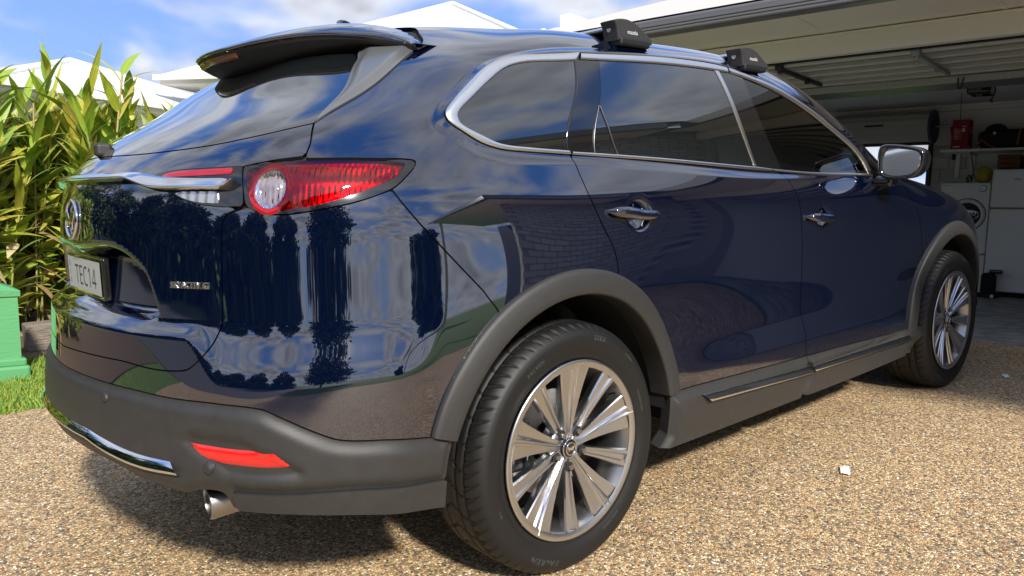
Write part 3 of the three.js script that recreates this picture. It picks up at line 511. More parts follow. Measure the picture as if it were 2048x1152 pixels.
// ---------------------------------------------------------------- side windows and their trim
const bandCut = ['qIn', 'glassR', 'glassF', 'triR'].map((k) => P[k]);
pair('window_frame', cut(sub(shrink(P.band), ...bandCut)), M.black);
pair('quarter_window', cut(P.qIn, { off: () => .001 }), M.glassDark);
pair('rear_door_window', cut(P.glassR, { off: () => .001, skirt: .006 }), M.glassDark);
pair('rear_corner_pane', cut(P.triR, { off: () => .0012, skirt: .006 }), M.glassDark);
pair('front_door_window', cut(P.glassF, { off: () => -.002, skirt: 0 }), M.glassFront);
pair('window_trim', ribbon(PXL(chOut), PXL(chIn), trimProf(.006), 120), M.satin);
const ribs = {
  top: [[[1160, 107.5], [1304, 114], [1380, 122], [1450, 134.5]], [[1159.5, 119], [1304, 127], [1385, 135.5], [1455, 146.5]]],
  topF: [[[1452.5, 135], [1500, 152], [1553.5, 175.5], [1603, 206.5], [1644.5, 237], [1703, 288], [1728, 318], [1741, 342]], [[1457.5, 146], [1500, 161], [1552, 184], [1600, 213], [1640, 243], [1697, 291], [1721, 319], [1733, 342]]],
  belt: [[[1143.7, 303.5], [1232.5, 309], [1380, 321], [1509, 333.2], [1540, 337]], [[1142, 310], [1232, 316], [1338.5, 324], [1450, 334.6], [1545, 342.5]]],
  beltF: [[[1541, 337.5], [1640, 345], [1743, 348.5]], [[1547, 342.5], [1640, 350], [1744, 353]]],
  divR: [[[1429, 141.5], [1467, 224], [1507, 331]], [[1437, 141.8], [1474, 224], [1512, 331.5]]],
  divL: [[[1196.3, 211], [1188, 304.5]], [[1198, 211], [1189.8, 305]]],
  divD: [[[1198.8, 213], [1216, 258], [1234.5, 308.5]], [[1200.3, 212], [1217.6, 257], [1236.2, 308.8]]],
  postQ: [[[1147.5, 123], [1134, 300.6]], [[1151.5, 123], [1139.5, 301]]],
  divF: [[[1722, 317], [1735, 347]], [[1726, 317], [1741, 347]]],
};
for (const [k, [A, B]] of Object.entries(ribs)) pair(/belt/.test(k) ? 'belt_trim' : /top/.test(k) ? 'window_trim' : 'divider_bar', ribbon(PXL(A), PXL(B), trimProf(/div|post/.test(k) ? .003 : .006), 48), k === 'postQ' ? M.black : /divL|divD/.test(k) ? M.dimTrim : M.satin);
// rear window, D-pillar winglet, windscreen
const rearWin = add('rear_window', both(cut(P.rearGlass, { off: () => .0015 })), M.glassDark);
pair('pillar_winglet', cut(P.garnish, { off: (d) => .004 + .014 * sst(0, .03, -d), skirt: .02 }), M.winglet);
add('windscreen', both(cut(shrink(P.wind, .001), { off: () => -.001, skirt: 0 })), M.glassFront);
// ---------------------------------------------------------------- door handles
for (const [u0, v0, u1, v1] of [[1215, 423, 1318, 430], [1612, 434, 1673, 436]]) {
  const A = hit(u0, v0), B = hit(u1, v1), rows = [], N = 26;
  for (let k = 0; k <= N; k++) {
    const t = k / N, U = lerp(A[0], B[0], t), V = lerp(A[1], B[1], t), e = Math.pow(Math.max(0, 1 - Math.pow(Math.abs(2 * t - 1), 3.2)), .5);
    const hgt = .020 * (1 - .3 * t) * Math.max(e, .02), dep = .014 * Math.max(e, .02), base = at(A[0] - .01, A[1]), lift = .034 - .006 * t;
    const c = at(U, V); c.z = lerp(at(A[0] - .02, A[1]).z, at(B[0] + .02, B[1]).z, t) + .002 + lift * Math.pow(e, .6) - .01;
    rows.push([...Array(14).keys()].map((q) => { const a = q / 14 * Math.PI * 2; return V3(c.x, c.y + Math.sin(a) * hgt, c.z + Math.cos(a) * dep); }));
  }
  const g = gridGeo(rows, true), cap = u0 < 1400;
  for (const [s, door] of [[1, 0], [-1, 1]]) {
    const d = car.children.filter((o) => o.name === (cap ? 'rear_door' : 'front_door'))[door];
    add('handle', s > 0 ? g : mirrored(g), M.paint, d);
  }
}
// ---------------------------------------------------------------- tail lamps
for (const m of [1, -1]) {
  const fix = (g) => (m > 0 ? g : mirrored(g));
  const redPoly = shape(outline([[497, 340, 1], [549, 326], [627, 321.6], [744, 321.6], [806, 326], [810, 331], [788, 355], [740, 376], [700, 391], [640, 408], [568, 420], [525, 415], [503, 400], [495, 375]]));
  const L = add('tail_lamp', fix(cut(sub(shrink(P.lamp, .001), grow(redPoly, .0005)), { off: () => .0005, skirt: .02 })), M.black);
  const C0 = hit(539, 377), ringR = .064, ball = (r) => { const f = (U, V) => Math.hypot(U - C0[0], V - C0[1]) - r; f.box = [C0[0] - r, C0[0] + r, C0[1] - r, C0[1] + r]; return f; };
  const backing = (d, U, V) => -.013 + .0025 * Math.sin(U * 420 + V * 60) * sst(0, .01, -d) + .004 * sst(.02, .0, Math.abs(V - C0[1] - .012));
  add('lamp_reflector', fix(cut(grow(redPoly, -.001), { off: backing, skirt: 0 })), M.lampBack, L);
  add('red_lens', fix(cut(sub(redPoly, ball(.040)), { off: (d) => .0015 + .004 * sst(0, .014, -d), skirt: .006 })), M.lens, L);
  const ringGeo = (r0, r1, h, n = 60) => { const rows = []; for (let k = 0; k <= n; k++) { const a = k / n * Math.PI * 2; rows.push([[0, 0], [.05, .7], [.25, 1], [.75, 1], [.95, .7], [1, 0]].map(([t, q]) => { const r = lerp(r0, r1, t); return at(C0[0] + Math.cos(a) * r, C0[1] + Math.sin(a) * r, -.006 + h * q); })); } return gridGeo(rows); };
  add('lens_ring', fix(ringGeo(.039, .054, .008)), M.red, L);
  const bowl = (h0, h1, rib) => { const dome = []; for (let k = 0; k <= 60; k++) { const a = k / 60 * Math.PI * 2; dome.push([...Array(13).keys()].map((q) => { const r = .041 * q / 12, U = C0[0] + Math.cos(a) * r, V = C0[1] + Math.sin(a) * r; return at(U, V, lerp(h0, h1, (q / 12) ** 2) + rib * Math.sin((U - C0[0]) * 700) * Math.min(1, q / 3)); })); } return gridGeo(dome); };
  add('lamp_bowl', fix(bowl(-.022, -.004, .0016)), M.chrome, L);
  add('bulb_shield', fix(bowl(-.004, -.02, 0).scale(1, 1, 1)), M.lensClear, L);
  add('clear_lens', fix(bowl(.011, .0045, .0007)), M.lensClear, L);
  // the half on the tailgate
  const T = add('inner_tail_lamp', fix(cut(shrink(P.lampIn, .0005), { off: () => .001, skirt: .02 })), M.black, hatch);
  const strip = shape(outline([[318, 351, 1], [360, 343.5], [468, 336.5, 1], [466, 348, 1], [400, 352], [335, 355.5, 1]]));
  add('red_lens', fix(cut(strip, { off: (d) => .0025 + .002 * sst(0, .006, -d), skirt: .004 })), M.red, T);
  add('clear_lens', fix(cut(shape(outline([[345, 384, 1], [437, 383, 1], [438, 407, 1], [400, 405], [368, 397]])), { off: (d, U) => .0025 + .0012 * Math.sin(U * 700), skirt: .004 })), M.lampGrey, T);
}
// bright bar across the tailgate and the dark slot under it
{
  const up = PXL([[236, 349], [283, 349], [330, 356], [400, 359.5], [460, 359.5], [474, 364]]), lo = PXL([[236, 364.5], [262, 365], [285, 373], [314, 381], [400, 381], [455, 378.5], [474, 364.5]]);
  up.unshift([0, up[0][1] - .001]); lo.unshift([0, lo[0][1]]);
  add('tail_bar', both(ribbon(up, lo, [[0, -.004], [0, .008], [.05, .012], [.35, .017], [.7, .023], [.86, .026], [.95, .023], [1, .012], [1, -.004]], 70)), M.chrome, hatch);
  const sl = shape(outline([{ U: -.2, V: hit(236, 365)[1] }, [236, 365], [262, 366], [290, 377], [320, 384, 1], [285, 385], [260, 383], [236, 383], { U: -.2, V: hit(236, 383)[1] }]));
  add('tail_slot', both(cut(sl, { off: () => .0012, skirt: .006 })), M.black, hatch);
}
// ---------------------------------------------------------------- number plate, emblem, badge
const font = await new FontLoader().loadAsync('fonts/droid/droid_sans_bold.typeface.json');
const fontR = await new FontLoader().loadAsync('fonts/droid/droid_sans_regular.typeface.json');
{
  const plateTex = canvasTex(1024, 256, (x, w, h) => {
    x.fillStyle = '#a6aaa8'; x.fillRect(0, 0, w, h); x.fillStyle = '#30363a'; x.textAlign = 'center'; x.textBaseline = 'middle';
    x.font = 'bold 58px sans-serif'; ['Q', 'L', 'D'].forEach((c, i) => { x.save(); x.translate(64, 56 + i * 72); x.fillText(c, 0, 0); x.restore(); });
    x.font = '216px sans-serif'; x.save(); x.translate(560, 138); x.scale(1.12, 1); x.fillText('TEC14', 0, 0); x.restore();
  });
  const pc = V3(-1.027, .917, 0); // faces backwards
  const plate = new THREE.Group(); plate.name = 'number_plate'; car.add(plate); plate.position.copy(pc); plate.rotation.set(0, -Math.PI / 2, 0);
  mesh('plate_frame', rbox(.404, .118, .02, 0, 0, 0, .006), M.black, plate);
  const face = new THREE.PlaneGeometry(.372, .093).translate(0, 0, .0125);
  mesh('plate_face', face, std(new THREE.Color(1, 1, 1), .45, 0, { map: plateTex }), plate);
  // emblem: ring with spread wings
  const eV = near(-1.05, 1.083, 0)[1], e = at(0, eV, .002), em = new THREE.Group(); em.name = 'emblem'; car.add(em); em.position.copy(e);
  em.quaternion.setFromRotationMatrix(new THREE.Matrix4().makeBasis(V3(0, 0, 1), V3().crossVectors(e.n, V3(0, 0, 1)), e.n));
  const ring = new THREE.TorusGeometry(.052, .0058, 10, 60); ring.scale(1.22, 1, .9); mesh('ring', ring, M.chrome, em);
  const w = new THREE.Shape(); w.moveTo(-.058, .02); w.quadraticCurveTo(-.03, .026, -.012, .008); w.quadraticCurveTo(0, -.004, .012, .008); w.quadraticCurveTo(.03, .026, .058, .02); w.quadraticCurveTo(.038, .002, .032, -.026); w.quadraticCurveTo(.02, .006, 0, -.012); w.quadraticCurveTo(-.02, .006, -.032, -.026); w.quadraticCurveTo(-.038, .002, -.058, .02);
  mesh('wings', new THREE.ExtrudeGeometry(w, { depth: .004, bevelEnabled: true, bevelSize: .0015, bevelThickness: .002, bevelSegments: 2, curveSegments: 14 }), M.chrome, em);
}
function lettering(str, f, size, depth, P0, P1, mat, parent, name, lift = .001) { // raised letters along the sheet from P0 to P1
  const g = new TextGeometry(str, { font: f, size, depth, curveSegments: 3, bevelEnabled: false }); g.computeBoundingBox(); const b = g.boundingBox, w = b.max.x - b.min.x, p = g.attributes.position;
  const o = at(P0[0], P0[1]), o2 = at(P1[0], P1[1]);
  for (let i = 0; i < p.count; i++) { const t = (p.getX(i) - b.min.x) / w, q = at(lerp(P0[0], P1[0], t), lerp(P0[1], P1[1], t) + p.getY(i), lift + p.getZ(i)); p.setXYZ(i, q.x, q.y, q.z); }
  g.computeVertexNormals(); return mesh(name, g, mat, parent);
}
{
  const A = hit(342, 576), B = hit(421, 579), C0 = hit(342, 562.5), D0 = hit(421, 565);
  const bar = ribbon(resample([C0, D0], 4), resample([A, B], 4), [[0, -.002], [0, .002], [1, .002], [1, -.002]], 12);
  const bd = add('badge', bar, M.black, hatch);
  const s1 = [lerp(A[0], B[0], .01), A[1] + .001], s2 = [lerp(A[0], B[0], .78), B[1] + .001], h = (C0[1] - A[1]) * .93;
  lettering('SKYACTIV', font, h / .98 * .96, .002, s1, s2, M.satin, bd, 'lettering', .0022);
  lettering('G', font, h / .98 * .96, .002, [lerp(A[0], B[0], .84), B[1] + .001], [lerp(A[0], B[0], .99), B[1] + .001], M.satin, bd, 'lettering', .0022);
}
// ---------------------------------------------------------------- bumper: bright strip, reflectors, sensors, exhausts
{
  const up = PXL([[190, 856], [212, 869.7], [278, 900.5], [348, 918]]), lo = PXL([[190, 873], [234, 902.7], [300, 931], [371, 944]]);
  up.unshift([0, up[0][1]]); lo.unshift([0, lo[0][1]]);
  add('bumper_strip', both(ribbon(up, lo, [[0, 0], [0, .010], [.06, .014], [.4, .020], [.75, .025], [.95, .025], [1, .022], [1, 0]], 60)), M.chrome, clad);
  for (const m of [1, -1]) {
    const g = cut(shape(outline([[374, 876, 1], [475, 889.5], [554, 896, 1], [602, 928, 1], [563, 935], [497, 933], [410, 917]])), { off: (d) => .010 + .008 * sst(0, .012, -d), skirt: .02 });
    add('reflector', m > 0 ? g : mirrored(g), phys(col(.55, .012, .01), .16, 0, { clearcoat: 1, clearcoatRoughness: .05 }), clad);
  }
  for (const [u, v] of [[221.5, 794], [426, 933]]) for (const m of [1, -1]) {
    const h = hit(u, v), rows = []; for (let k = 0; k <= 28; k++) { const a = k / 28 * Math.PI * 2; rows.push([[0, .019], [.6, .019], [.66, .0165], [.72, .019], [1, .0185], [1.1, .012]].map(([t, q]) => at(h[0] + Math.cos(a) * .0115 * t, h[1] + Math.sin(a) * .0115 * t, q))); }
    const g = gridGeo(rows); add('parking_sensor', m > 0 ? g : mirrored(g), M.clad, clad);
  }
  const c = onZ(414, 1006, .585);
  const prof = [[.036, .0], [.0385, .001], [.040, .005], [.0395, .03], [.039, .2], [.036, .2], [.0365, .03], [.0355, .006], [.0362, .001]].map(([r, y]) => new THREE.Vector2(r, y));
  const tip = new THREE.LatheGeometry(prof, 48).rotateZ(-Math.PI / 2); // axis along +x
  const inside = new THREE.CylinderGeometry(.035, .035, .16, 24, 1, true).rotateZ(-Math.PI / 2).translate(.1, 0, 0);
  const plug = new THREE.CircleGeometry(.036, 24).rotateY(-Math.PI / 2).translate(.15, 0, 0);
  for (const m of [1, -1]) {
    const ex = new THREE.Group(); ex.name = 'exhaust'; ex.position.set(c.x, c.y, c.z * m); ex.scale.set(1.1, 1.08, 1.08); ex.rotation.set(0, m * -.12, .06); car.add(ex);
    mesh('tip', tip, M.steel, ex); mesh('bore', merge([inside, plug]), M.matt, ex);
  }
}
// ---------------------------------------------------------------- roof spoiler with its brake light, antenna, washer cap
{
  const N = 80, rows = [], under = [], L = .62;
  const yE = spline([0, .15, .3, .45, .55, .63, .7], [1.566, 1.568, 1.578, 1.580, 1.566, 1.548, 1.53]);
  for (let k = 0; k <= N; k++) {
    const z = lerp(-L, L, k / N), a = Math.abs(z), E = V3(-.64 + .9 * z * z, yE(a), z);
    const seamX = -.17 - .10 * Math.pow(a / L, 2.2), nn = near(seamX, lerp(1.665, 1.57, Math.pow(a / L, 3)), a), sp0 = at(nn[0], nn[1]);
    const S = V3(lerp(seamX, sp0.x, .6), sp0.y + .003, z), endK = sst(L, L - .07, a), uk = 1 - Math.pow(a / L, 4);
    const row = [];
    for (let q = 0; q <= 14; q++) { const t = q / 14, x = lerp(S.x, E.x, t), y = lerp(S.y, E.y + .016 * endK, t) + .020 * Math.sin(Math.PI * t) * (1 - (a / L) ** 4) + (t > .8 ? -.006 * ((t - .8) / .2) ** 2 : 0); row.push(V3(x, y, z)); }
    row.push(V3(E.x - .004, E.y + .006 * endK, z), V3(E.x - .004, E.y, z), V3(E.x + .002, E.y - .004, z));
    rows.push(row);
    const sx = E.x + .10 + .05 * (1 - a / L), r2 = [V3(E.x + .004, E.y - .004, z), V3(E.x + .012, E.y - .018, z), V3(E.x + .05, E.y - (.030 + .012 * (1 - a / L)) * uk, z), V3(E.x + .11, E.y - (.045 + .02 * (1 - a / L)) * uk, z), V3(E.x + .2, E.y - .05 * uk, z), V3(E.x + .3 * uk, E.y - .02 * uk, z)];
    under.push(r2);
  }
  const sp = add('spoiler', gridGeo(rows), M.paint);
  add('spoiler_underside', gridGeo(under), M.cladDark, sp);
  const bl = []; for (let k = 0; k <= 20; k++) { const z = lerp(-.15, .15, k / 20), E = V3(-.64 + .9 * z * z, yE(Math.abs(z)), z); bl.push([V3(E.x + .010, E.y - .009, z), V3(E.x + .007, E.y - .011, z), V3(E.x + .016, E.y - .027, z), V3(E.x + .022, E.y - .026, z)]); }
  add('brake_light', gridGeo(bl), phys(col(.16, .03, .025), .12, 0, { clearcoat: 1 }), sp);
  // shark-fin antenna on the roof's middle line
  const f = onX(684, 40, -.17); const fs = new THREE.Shape(); fs.moveTo(0, 0); fs.lineTo(.015, .052); fs.quadraticCurveTo(.03, .055, .05, .045); fs.quadraticCurveTo(.11, .02, .17, 0); fs.lineTo(0, 0);
  const fin = new THREE.ExtrudeGeometry(fs, { depth: .018, bevelEnabled: true, bevelSize: .006, bevelThickness: .01, bevelSegments: 3 }).translate(-.19, 1.668, -.009);
  add('antenna_fin', fin, M.paint);
  const wg = new THREE.Group(); wg.name = 'rear_camera'; const wpt = onZ(206, 300, -.02); wg.position.copy(wpt); car.add(wg);
  mesh('housing', merge([rbox(.045, .04, .04, 0, 0, 0, .012), new THREE.CylinderGeometry(.008, .008, .05, 12).rotateZ(.9).translate(.03, -.01, 0), rbox(.03, .012, .03, .045, -.03, 0, .005)]), M.clad, wg);
}
// ---------------------------------------------------------------- door mirrors
for (const m of [1, -1]) {
  const X = 1.99, pts = [[1757, 300], [1763, 291], [1800, 290], [1842, 299], [1848, 310], [1842, 338], [1828, 352], [1800, 358], [1765, 355], [1756, 345]].map(([u, v]) => onX(u, v, X));
  const cz = pts.reduce((s, p) => s + p.z, 0) / pts.length, cy = pts.reduce((s, p) => s + p.y, 0) / pts.length;
  const ringAt = (k, x) => { const c = new THREE.CatmullRomCurve3(pts.map((p) => V3(x, cy + (p.y - cy) * k, (cz + (p.z - cz) * k) * m)), true, 'centripetal'); return c.getPoints(60); };
  const mg = new THREE.Group(); mg.name = 'door_mirror'; car.add(mg);
  mesh('housing', gridGeo([ringAt(.79, X + .018), ringAt(.82, X + .006), ringAt(.90, X - .004), ringAt(1, X + .004), ringAt(1.02, X + .02), ringAt(1.0, X + .07), ringAt(.85, X + .12), ringAt(.5, X + .15), ringAt(.05, X + .155)]), M.black, mg);
  const gl = []; const o = ringAt(.80, X + .014).map((p) => V3(p.x + (p.y - cy) * .14, p.y, p.z)), ctr = V3(X + .014, cy, cz * m); for (const t of [0, 1]) gl.push(t ? o : o.map(() => ctr.clone()));
  const gm = gridGeo(gl); mesh('mirror_glass', gm, M.chrome, mg);
  gm.rotateZ(0);
  mesh('mirror_foot', rbox(.09, .05, .16, X + .09, cy - .085, m * (cz - .13), .02), M.black, mg);
}
// ---------------------------------------------------------------- roof racks
for (const [u, v, s] of [[1256, 92, 1], [1496, 141, 1]]) {
  const h = hit(u, v), p = at(h[0], h[1]);
  const rk = new THREE.Group(); rk.name = 'roof_rack'; car.add(rk); rk.position.set(p.x, 0, 0);
  const yB = p.y + .004, yTop = yB + .062;
  const es = new THREE.Shape(); es.absellipse(0, 0, .038, .012, 0, Math.PI * 2);
  const bar = new THREE.ExtrudeGeometry(es, { depth: 2 * p.z + .04, bevelEnabled: false, curveSegments: 16 }).translate(-.03, yTop - .012, -p.z - .02);
  mesh('bar', bar, M.chrome.clone(), rk).material = M.satin;
  for (const m of [1, -1]) {
    const fs = new THREE.Shape(); fs.moveTo(-.066, -.004); fs.lineTo(-.072, .03); fs.lineTo(-.082, .05); fs.quadraticCurveTo(-.066, .058, -.035, .058); fs.quadraticCurveTo(.0, .056, .03, .036); fs.lineTo(.078, .006); fs.lineTo(.078, -.004);
    const ft = mesh('foot', new THREE.ExtrudeGeometry(fs, { depth: .05, bevelEnabled: true, bevelSize: .004, bevelThickness: .008, bevelSegments: 3, curveSegments: 10 }).scale(1.14, 1, 1).translate(0, yB + .012, m > 0 ? p.z - .03 : -p.z - .02), M.clad, rk);
    mesh('pad', rbox(.15, .026, .075, .002, yB + .002, m * (p.z - .004), .008), M.rubber, ft);
    const txt = new TextGeometry('mazda', { font, size: .012, depth: .001, curveSegments: 3 }); txt.computeBoundingBox(); txt.translate(-txt.boundingBox.max.x / 2, 0, 0); if (m < 0) txt.rotateY(Math.PI); txt.translate(-.012, yB + .027, m * (p.z + .0285)); mesh('lettering', txt, std(col(.4, .4, .4), .5), ft);
    mesh('lock', new THREE.CylinderGeometry(.009, .009, .006, 16).rotateZ(Math.PI / 2).translate(-.085, yB + .04, m * (p.z - .008)), M.satin, ft);
  }
}
// ---------------------------------------------------------------- underside, wheel wells, cabin
{
  const cutters = [];
  add('underbody', merge([box(4.3, .06, 1.2, 1.35, .40, 0), box(1.85, .06, 1.74, 1.465, .36, 0), box(.42, .05, 1.2, -.70, .46, 0), box(.4, .06, 1.6, 3.5, .36, 0)]), M.matt);
  for (const cx of [0, 2.93]) for (const m of [1, -1]) {
    const rows = []; for (let k = 0; k <= 40; k++) { const a = lerp(2, 170, k / 40) * Math.PI / 180; rows.push([.925, .80, .55].map((z) => V3(cx + .458 * Math.cos(a), .385 + .458 * Math.sin(a), z * m))); }
    add('wheel_well', merge([gridGeo(rows), new THREE.CircleGeometry(.458, 40, 0, Math.PI).translate(cx, .33, .56 * m)]), M.matt);
  }
  const seatM = std(col(.03, .028, .026), .8);
  const cabin = new THREE.Group(); cabin.name = 'cabin'; car.add(cabin);
  mesh('floor', box(3.1, .04, 1.5, 1.0, .52, 0), M.matt, cabin);
  mesh('dashboard', rbox(.5, .22, 1.5, 2.15, .98, 0, .08), seatM, cabin);
  const wheelG = new THREE.TorusGeometry(.18, .016, 10, 40).rotateY(Math.PI / 2).rotateZ(-.4).translate(1.78, 1.02, .38);
  mesh('steering_wheel', wheelG, M.rubber, cabin);
  for (const [x, zs] of [[1.25, [.38, -.38]], [.42, [.40, 0, -.40]], [-.12, [.32, -.32]]]) for (const z of zs) {
    const s = new THREE.Group(); s.name = 'car_seat'; s.position.set(x, .62, z); cabin.add(s);
    mesh('cushion', rbox(.5, .16, .46, .1, .08, 0, .06), seatM, s); const b = mesh('backrest', rbox(.14, .56, .44, 0, .30, 0, .06), seatM, s); b.position.set(-.16, .1, 0); b.rotation.z = .22;
    const hd = mesh('headrest', rbox(.09, .18, .26, 0, 0, 0, .045), seatM, s); hd.position.set(-.32, .70, 0); hd.rotation.z = .12;
  }
}
// ---------------------------------------------------------------- wheels: outer face towards +z, axle through the origin
function tyreGeo() {
  const prof = [[.262, .098], [.268, .112], [.274, .1165], [.279, .1175], [.283, .1162], [.288, .1185], [.300, .1235], [.312, .1262], [.324, .1272], [.334, .1268], [.340, .1262], [.3425, .1243], [.347, .1238], [.354, .1195], [.360, .1135], [.3655, .107], [.3695, .100], [.3722, .093], [.3738, .086], [.3752, .078], [.3762, .0725], [.3762, .0715], [.3768, .066], [.3768, .064], [.3774, .055], [.3777, .045], [.3779, .037], [.3779, .035], [.378, .030], [.378, .028], [.378, .018], [.378, .008], [.378, 0]];
  const full = [...prof, ...prof.slice(0, -1).reverse().map(([r, z]) => [r, -z])];
  const NT = 660, rows = [];
  for (let k = 0; k <= NT; k++) {
    const a = k / NT * Math.PI * 2, row = [];
    for (const [r0, z] of full) {
      let r = r0; const az = Math.abs(z), ph = a * 66 / (2 * Math.PI);
      if ((az < .072 && az > .0645) || (az < .0365 && az > .0285)) r -= .008;           // grooves round the tread
      const f1 = ((ph + az * 16) % 1 + 1) % 1, f2 = ((ph * .5 + .3 - az * 9) % 1 + 1) % 1;
      if (az > .074 && az < .119 && f1 < .17) r -= .0052 * sst(.120, .104, az);              // shoulder sipes
      if (az > .072 && az < .1 && Math.abs(((ph + .55 + z * 5) % 1 + 1) % 1 - .5) < .07) r -= .004;
      if (az < .064 && f2 < .10) r -= .005;
      row.push(V3(r * Math.cos(a), r * Math.sin(a), z));
    }
    rows.push(row);
  }
  return gridGeo(rows);
}
const wheelText = [['FALKEN', 246, .0185, .322, 1.28], ['ZIEX', 72, .0135, .329, 1.35], ['S/TZ05', 46, .0085, .331, 1.2], ['255/50R20 109V', 18, .0068, .302, 1.1], ['RADIAL TUBELESS', 300, .006, .30, 1.1], ['M+S', 200, .008, .31, 1.1], ['FALKEN', 120, .012, .31, 1.2]];
const sideZ = (r) => { const t = [[.288, .1185], [.300, .1235], [.312, .1262], [.324, .1272], [.334, .1268], [.345, .124]]; for (let i = 1; i < t.length; i++) if (r <= t[i][0]) return lerp(t[i - 1][1], t[i][1], (r - t[i - 1][0]) / (t[i][0] - t[i - 1][0])); return .122; };
function tyreLetters() {
  const list = [];
  for (const [str, deg, size, r0, sp] of wheelText) {
    const g = new TextGeometry(str, { font, size, depth: .0012, curveSegments: 2, bevelEnabled: false }); g.computeBoundingBox(); const b = g.boundingBox, w = (b.max.x - b.min.x) * sp, p = g.attributes.position;
    for (let i = 0; i < p.count; i++) { const s = (p.getX(i) - b.min.x) * sp - w / 2, r = r0 + p.getY(i), a = deg * Math.PI / 180 - s / (r0 + size / 2), zz = sideZ(r) - .0004 + p.getZ(i); p.setXYZ(i, r * Math.cos(a), r * Math.sin(a), zz); }
    g.computeVertexNormals(); list.push(g);
  }
  return merge(list);
}
// spokes stand in the plane of the rim's lip (z = 0 here)
function spokeGeo(w0, w1, sec) {
  const rows = [], N = 22;
  for (let k = 0; k <= N; k++) {
    const t = k / N, r = lerp(.030, .262, t), w = lerp(w0, w1, Math.pow(t, 1.35)), z = -.034 + .006 * Math.sin(t * Math.PI * .9) * (1 - t) + .033 * Math.pow(t, 1.9);
    rows.push(sec.map(([s, h]) => V3(r, s * w, z + h - (Math.abs(s) > .99 && h < -.015 ? .012 * (1 - t) : 0))));
  }
  return toCreasedNormals(gridGeo(rows), .42);
}
const wideSec = [[-.86, -.034], [-1, -.016], [-1, -.004], [-.94, -.0005], [-.30, -.0035], [-.22, .0015], [-.12, .0035], [-.04, -.001], [.06, -.001], [.12, .0035], [.22, .0015], [.30, -.0035], [.94, -.0005], [1, -.004], [1, -.016], [.86, -.034]];
const slimSec = [[-.8, -.032], [-1, -.014], [-1, -.005], [-.86, .001], [-.45, .002], [-.28, -.0055], [.28, -.0055], [.45, .002], [.86, .001], [1, -.005], [1, -.014], [.8, -.032]];
const rimProf = [[.246, -.004], [.252, -.001], [.258, .0008], [.2625, .0016], [.2665, .0012], [.2692, -.0012], [.2695, -.006], [.262, -.012], [.258, -.020]];
const barrelProf = [[.250, -.006], [.243, -.020], [.232, -.045], [.228, -.08], [.230, -.15], [.236, -.205], [.246, -.212]];
const tyreG = tyreGeo(), tyreL = tyreLetters();
const wideG = spokeGeo(.015, .066, wideSec), slimG = spokeGeo(.011, .031, slimSec);
const lipG = new THREE.LatheGeometry(rimProf.map(([r, y]) => new THREE.Vector2(r, y)), 120).rotateX(Math.PI / 2);
const barrelG = new THREE.LatheGeometry(barrelProf.map(([r, y]) => new THREE.Vector2(r, y)), 96).rotateX(Math.PI / 2);
const hubG = merge([new THREE.LatheGeometry([[0, -.036], [.030, -.035], [.040, -.037], [.062, -.041], [.068, -.05], [.070, -.085], [.05, -.09]].map(([r, y]) => new THREE.Vector2(r, y)), 60).rotateX(Math.PI / 2)]);
const capG = new THREE.LatheGeometry([[0, -.021], [.020, -.0215], [.026, -.023], [.0295, -.027], [.0295, -.04]].map(([r, y]) => new THREE.Vector2(r, y)), 48).rotateX(Math.PI / 2);
const capRing = merge([new THREE.TorusGeometry(.0185, .0019, 8, 40).translate(0, 0, -.0202), new THREE.TorusGeometry(.0275, .0016, 8, 44).translate(0, 0, -.0245)]);
const wingG = (() => { const w = new THREE.Shape(); w.moveTo(-.017, .006); w.quadraticCurveTo(-.006, .007, 0, 0); w.quadraticCurveTo(.006, .007, .017, .006); w.quadraticCurveTo(.010, -.002, .009, -.010); w.quadraticCurveTo(.005, -.002, 0, -.006); w.quadraticCurveTo(-.005, -.002, -.009, -.010); w.quadraticCurveTo(-.010, -.002, -.017, .006); return new THREE.ExtrudeGeometry(w, { depth: .002, bevelEnabled: false, curveSegments: 8 }).translate(0, .001, -.0215); })();
const pocketG = new THREE.CylinderGeometry(.0155, .0135, .02, 20, 1, true).rotateX(Math.PI / 2).translate(.0565, 0, -.036);
const pocketIn = merge([new THREE.CircleGeometry(.0152, 20).translate(.0565, 0, -.0262)]);
const nutG = new THREE.CylinderGeometry(.0085, .0095, .014, 6).rotateX(Math.PI / 2).translate(.0565, 0, -.022);
const discG = new THREE.LatheGeometry([[.07, -.115], [.16, -.115], [.163, -.12], [.163, -.135], [.16, -.14], [.07, -.14]].map(([r, y]) => new THREE.Vector2(r, y)), 64).rotateX(Math.PI / 2);
const caliperG = merge([rbox(.07, .17, .09, -.145, .03, -.13, .02), new THREE.CylinderGeometry(.026, .026, .1, 18).rotateX(Math.PI / 2).translate(-.14, .05, -.11), new THREE.CylinderGeometry(.012, .012, .14, 12).translate(-.12, .02, -.085)]);
const valveG = new THREE.CylinderGeometry(.004, .004, .03, 10).rotateX(1.2).translate(.226 * Math.cos(.62), .226 * Math.sin(.62), -.022);
const backG = new THREE.CylinderGeometry(.225, .225, .006, 48).rotateX(Math.PI / 2).translate(0, 0, -.185);
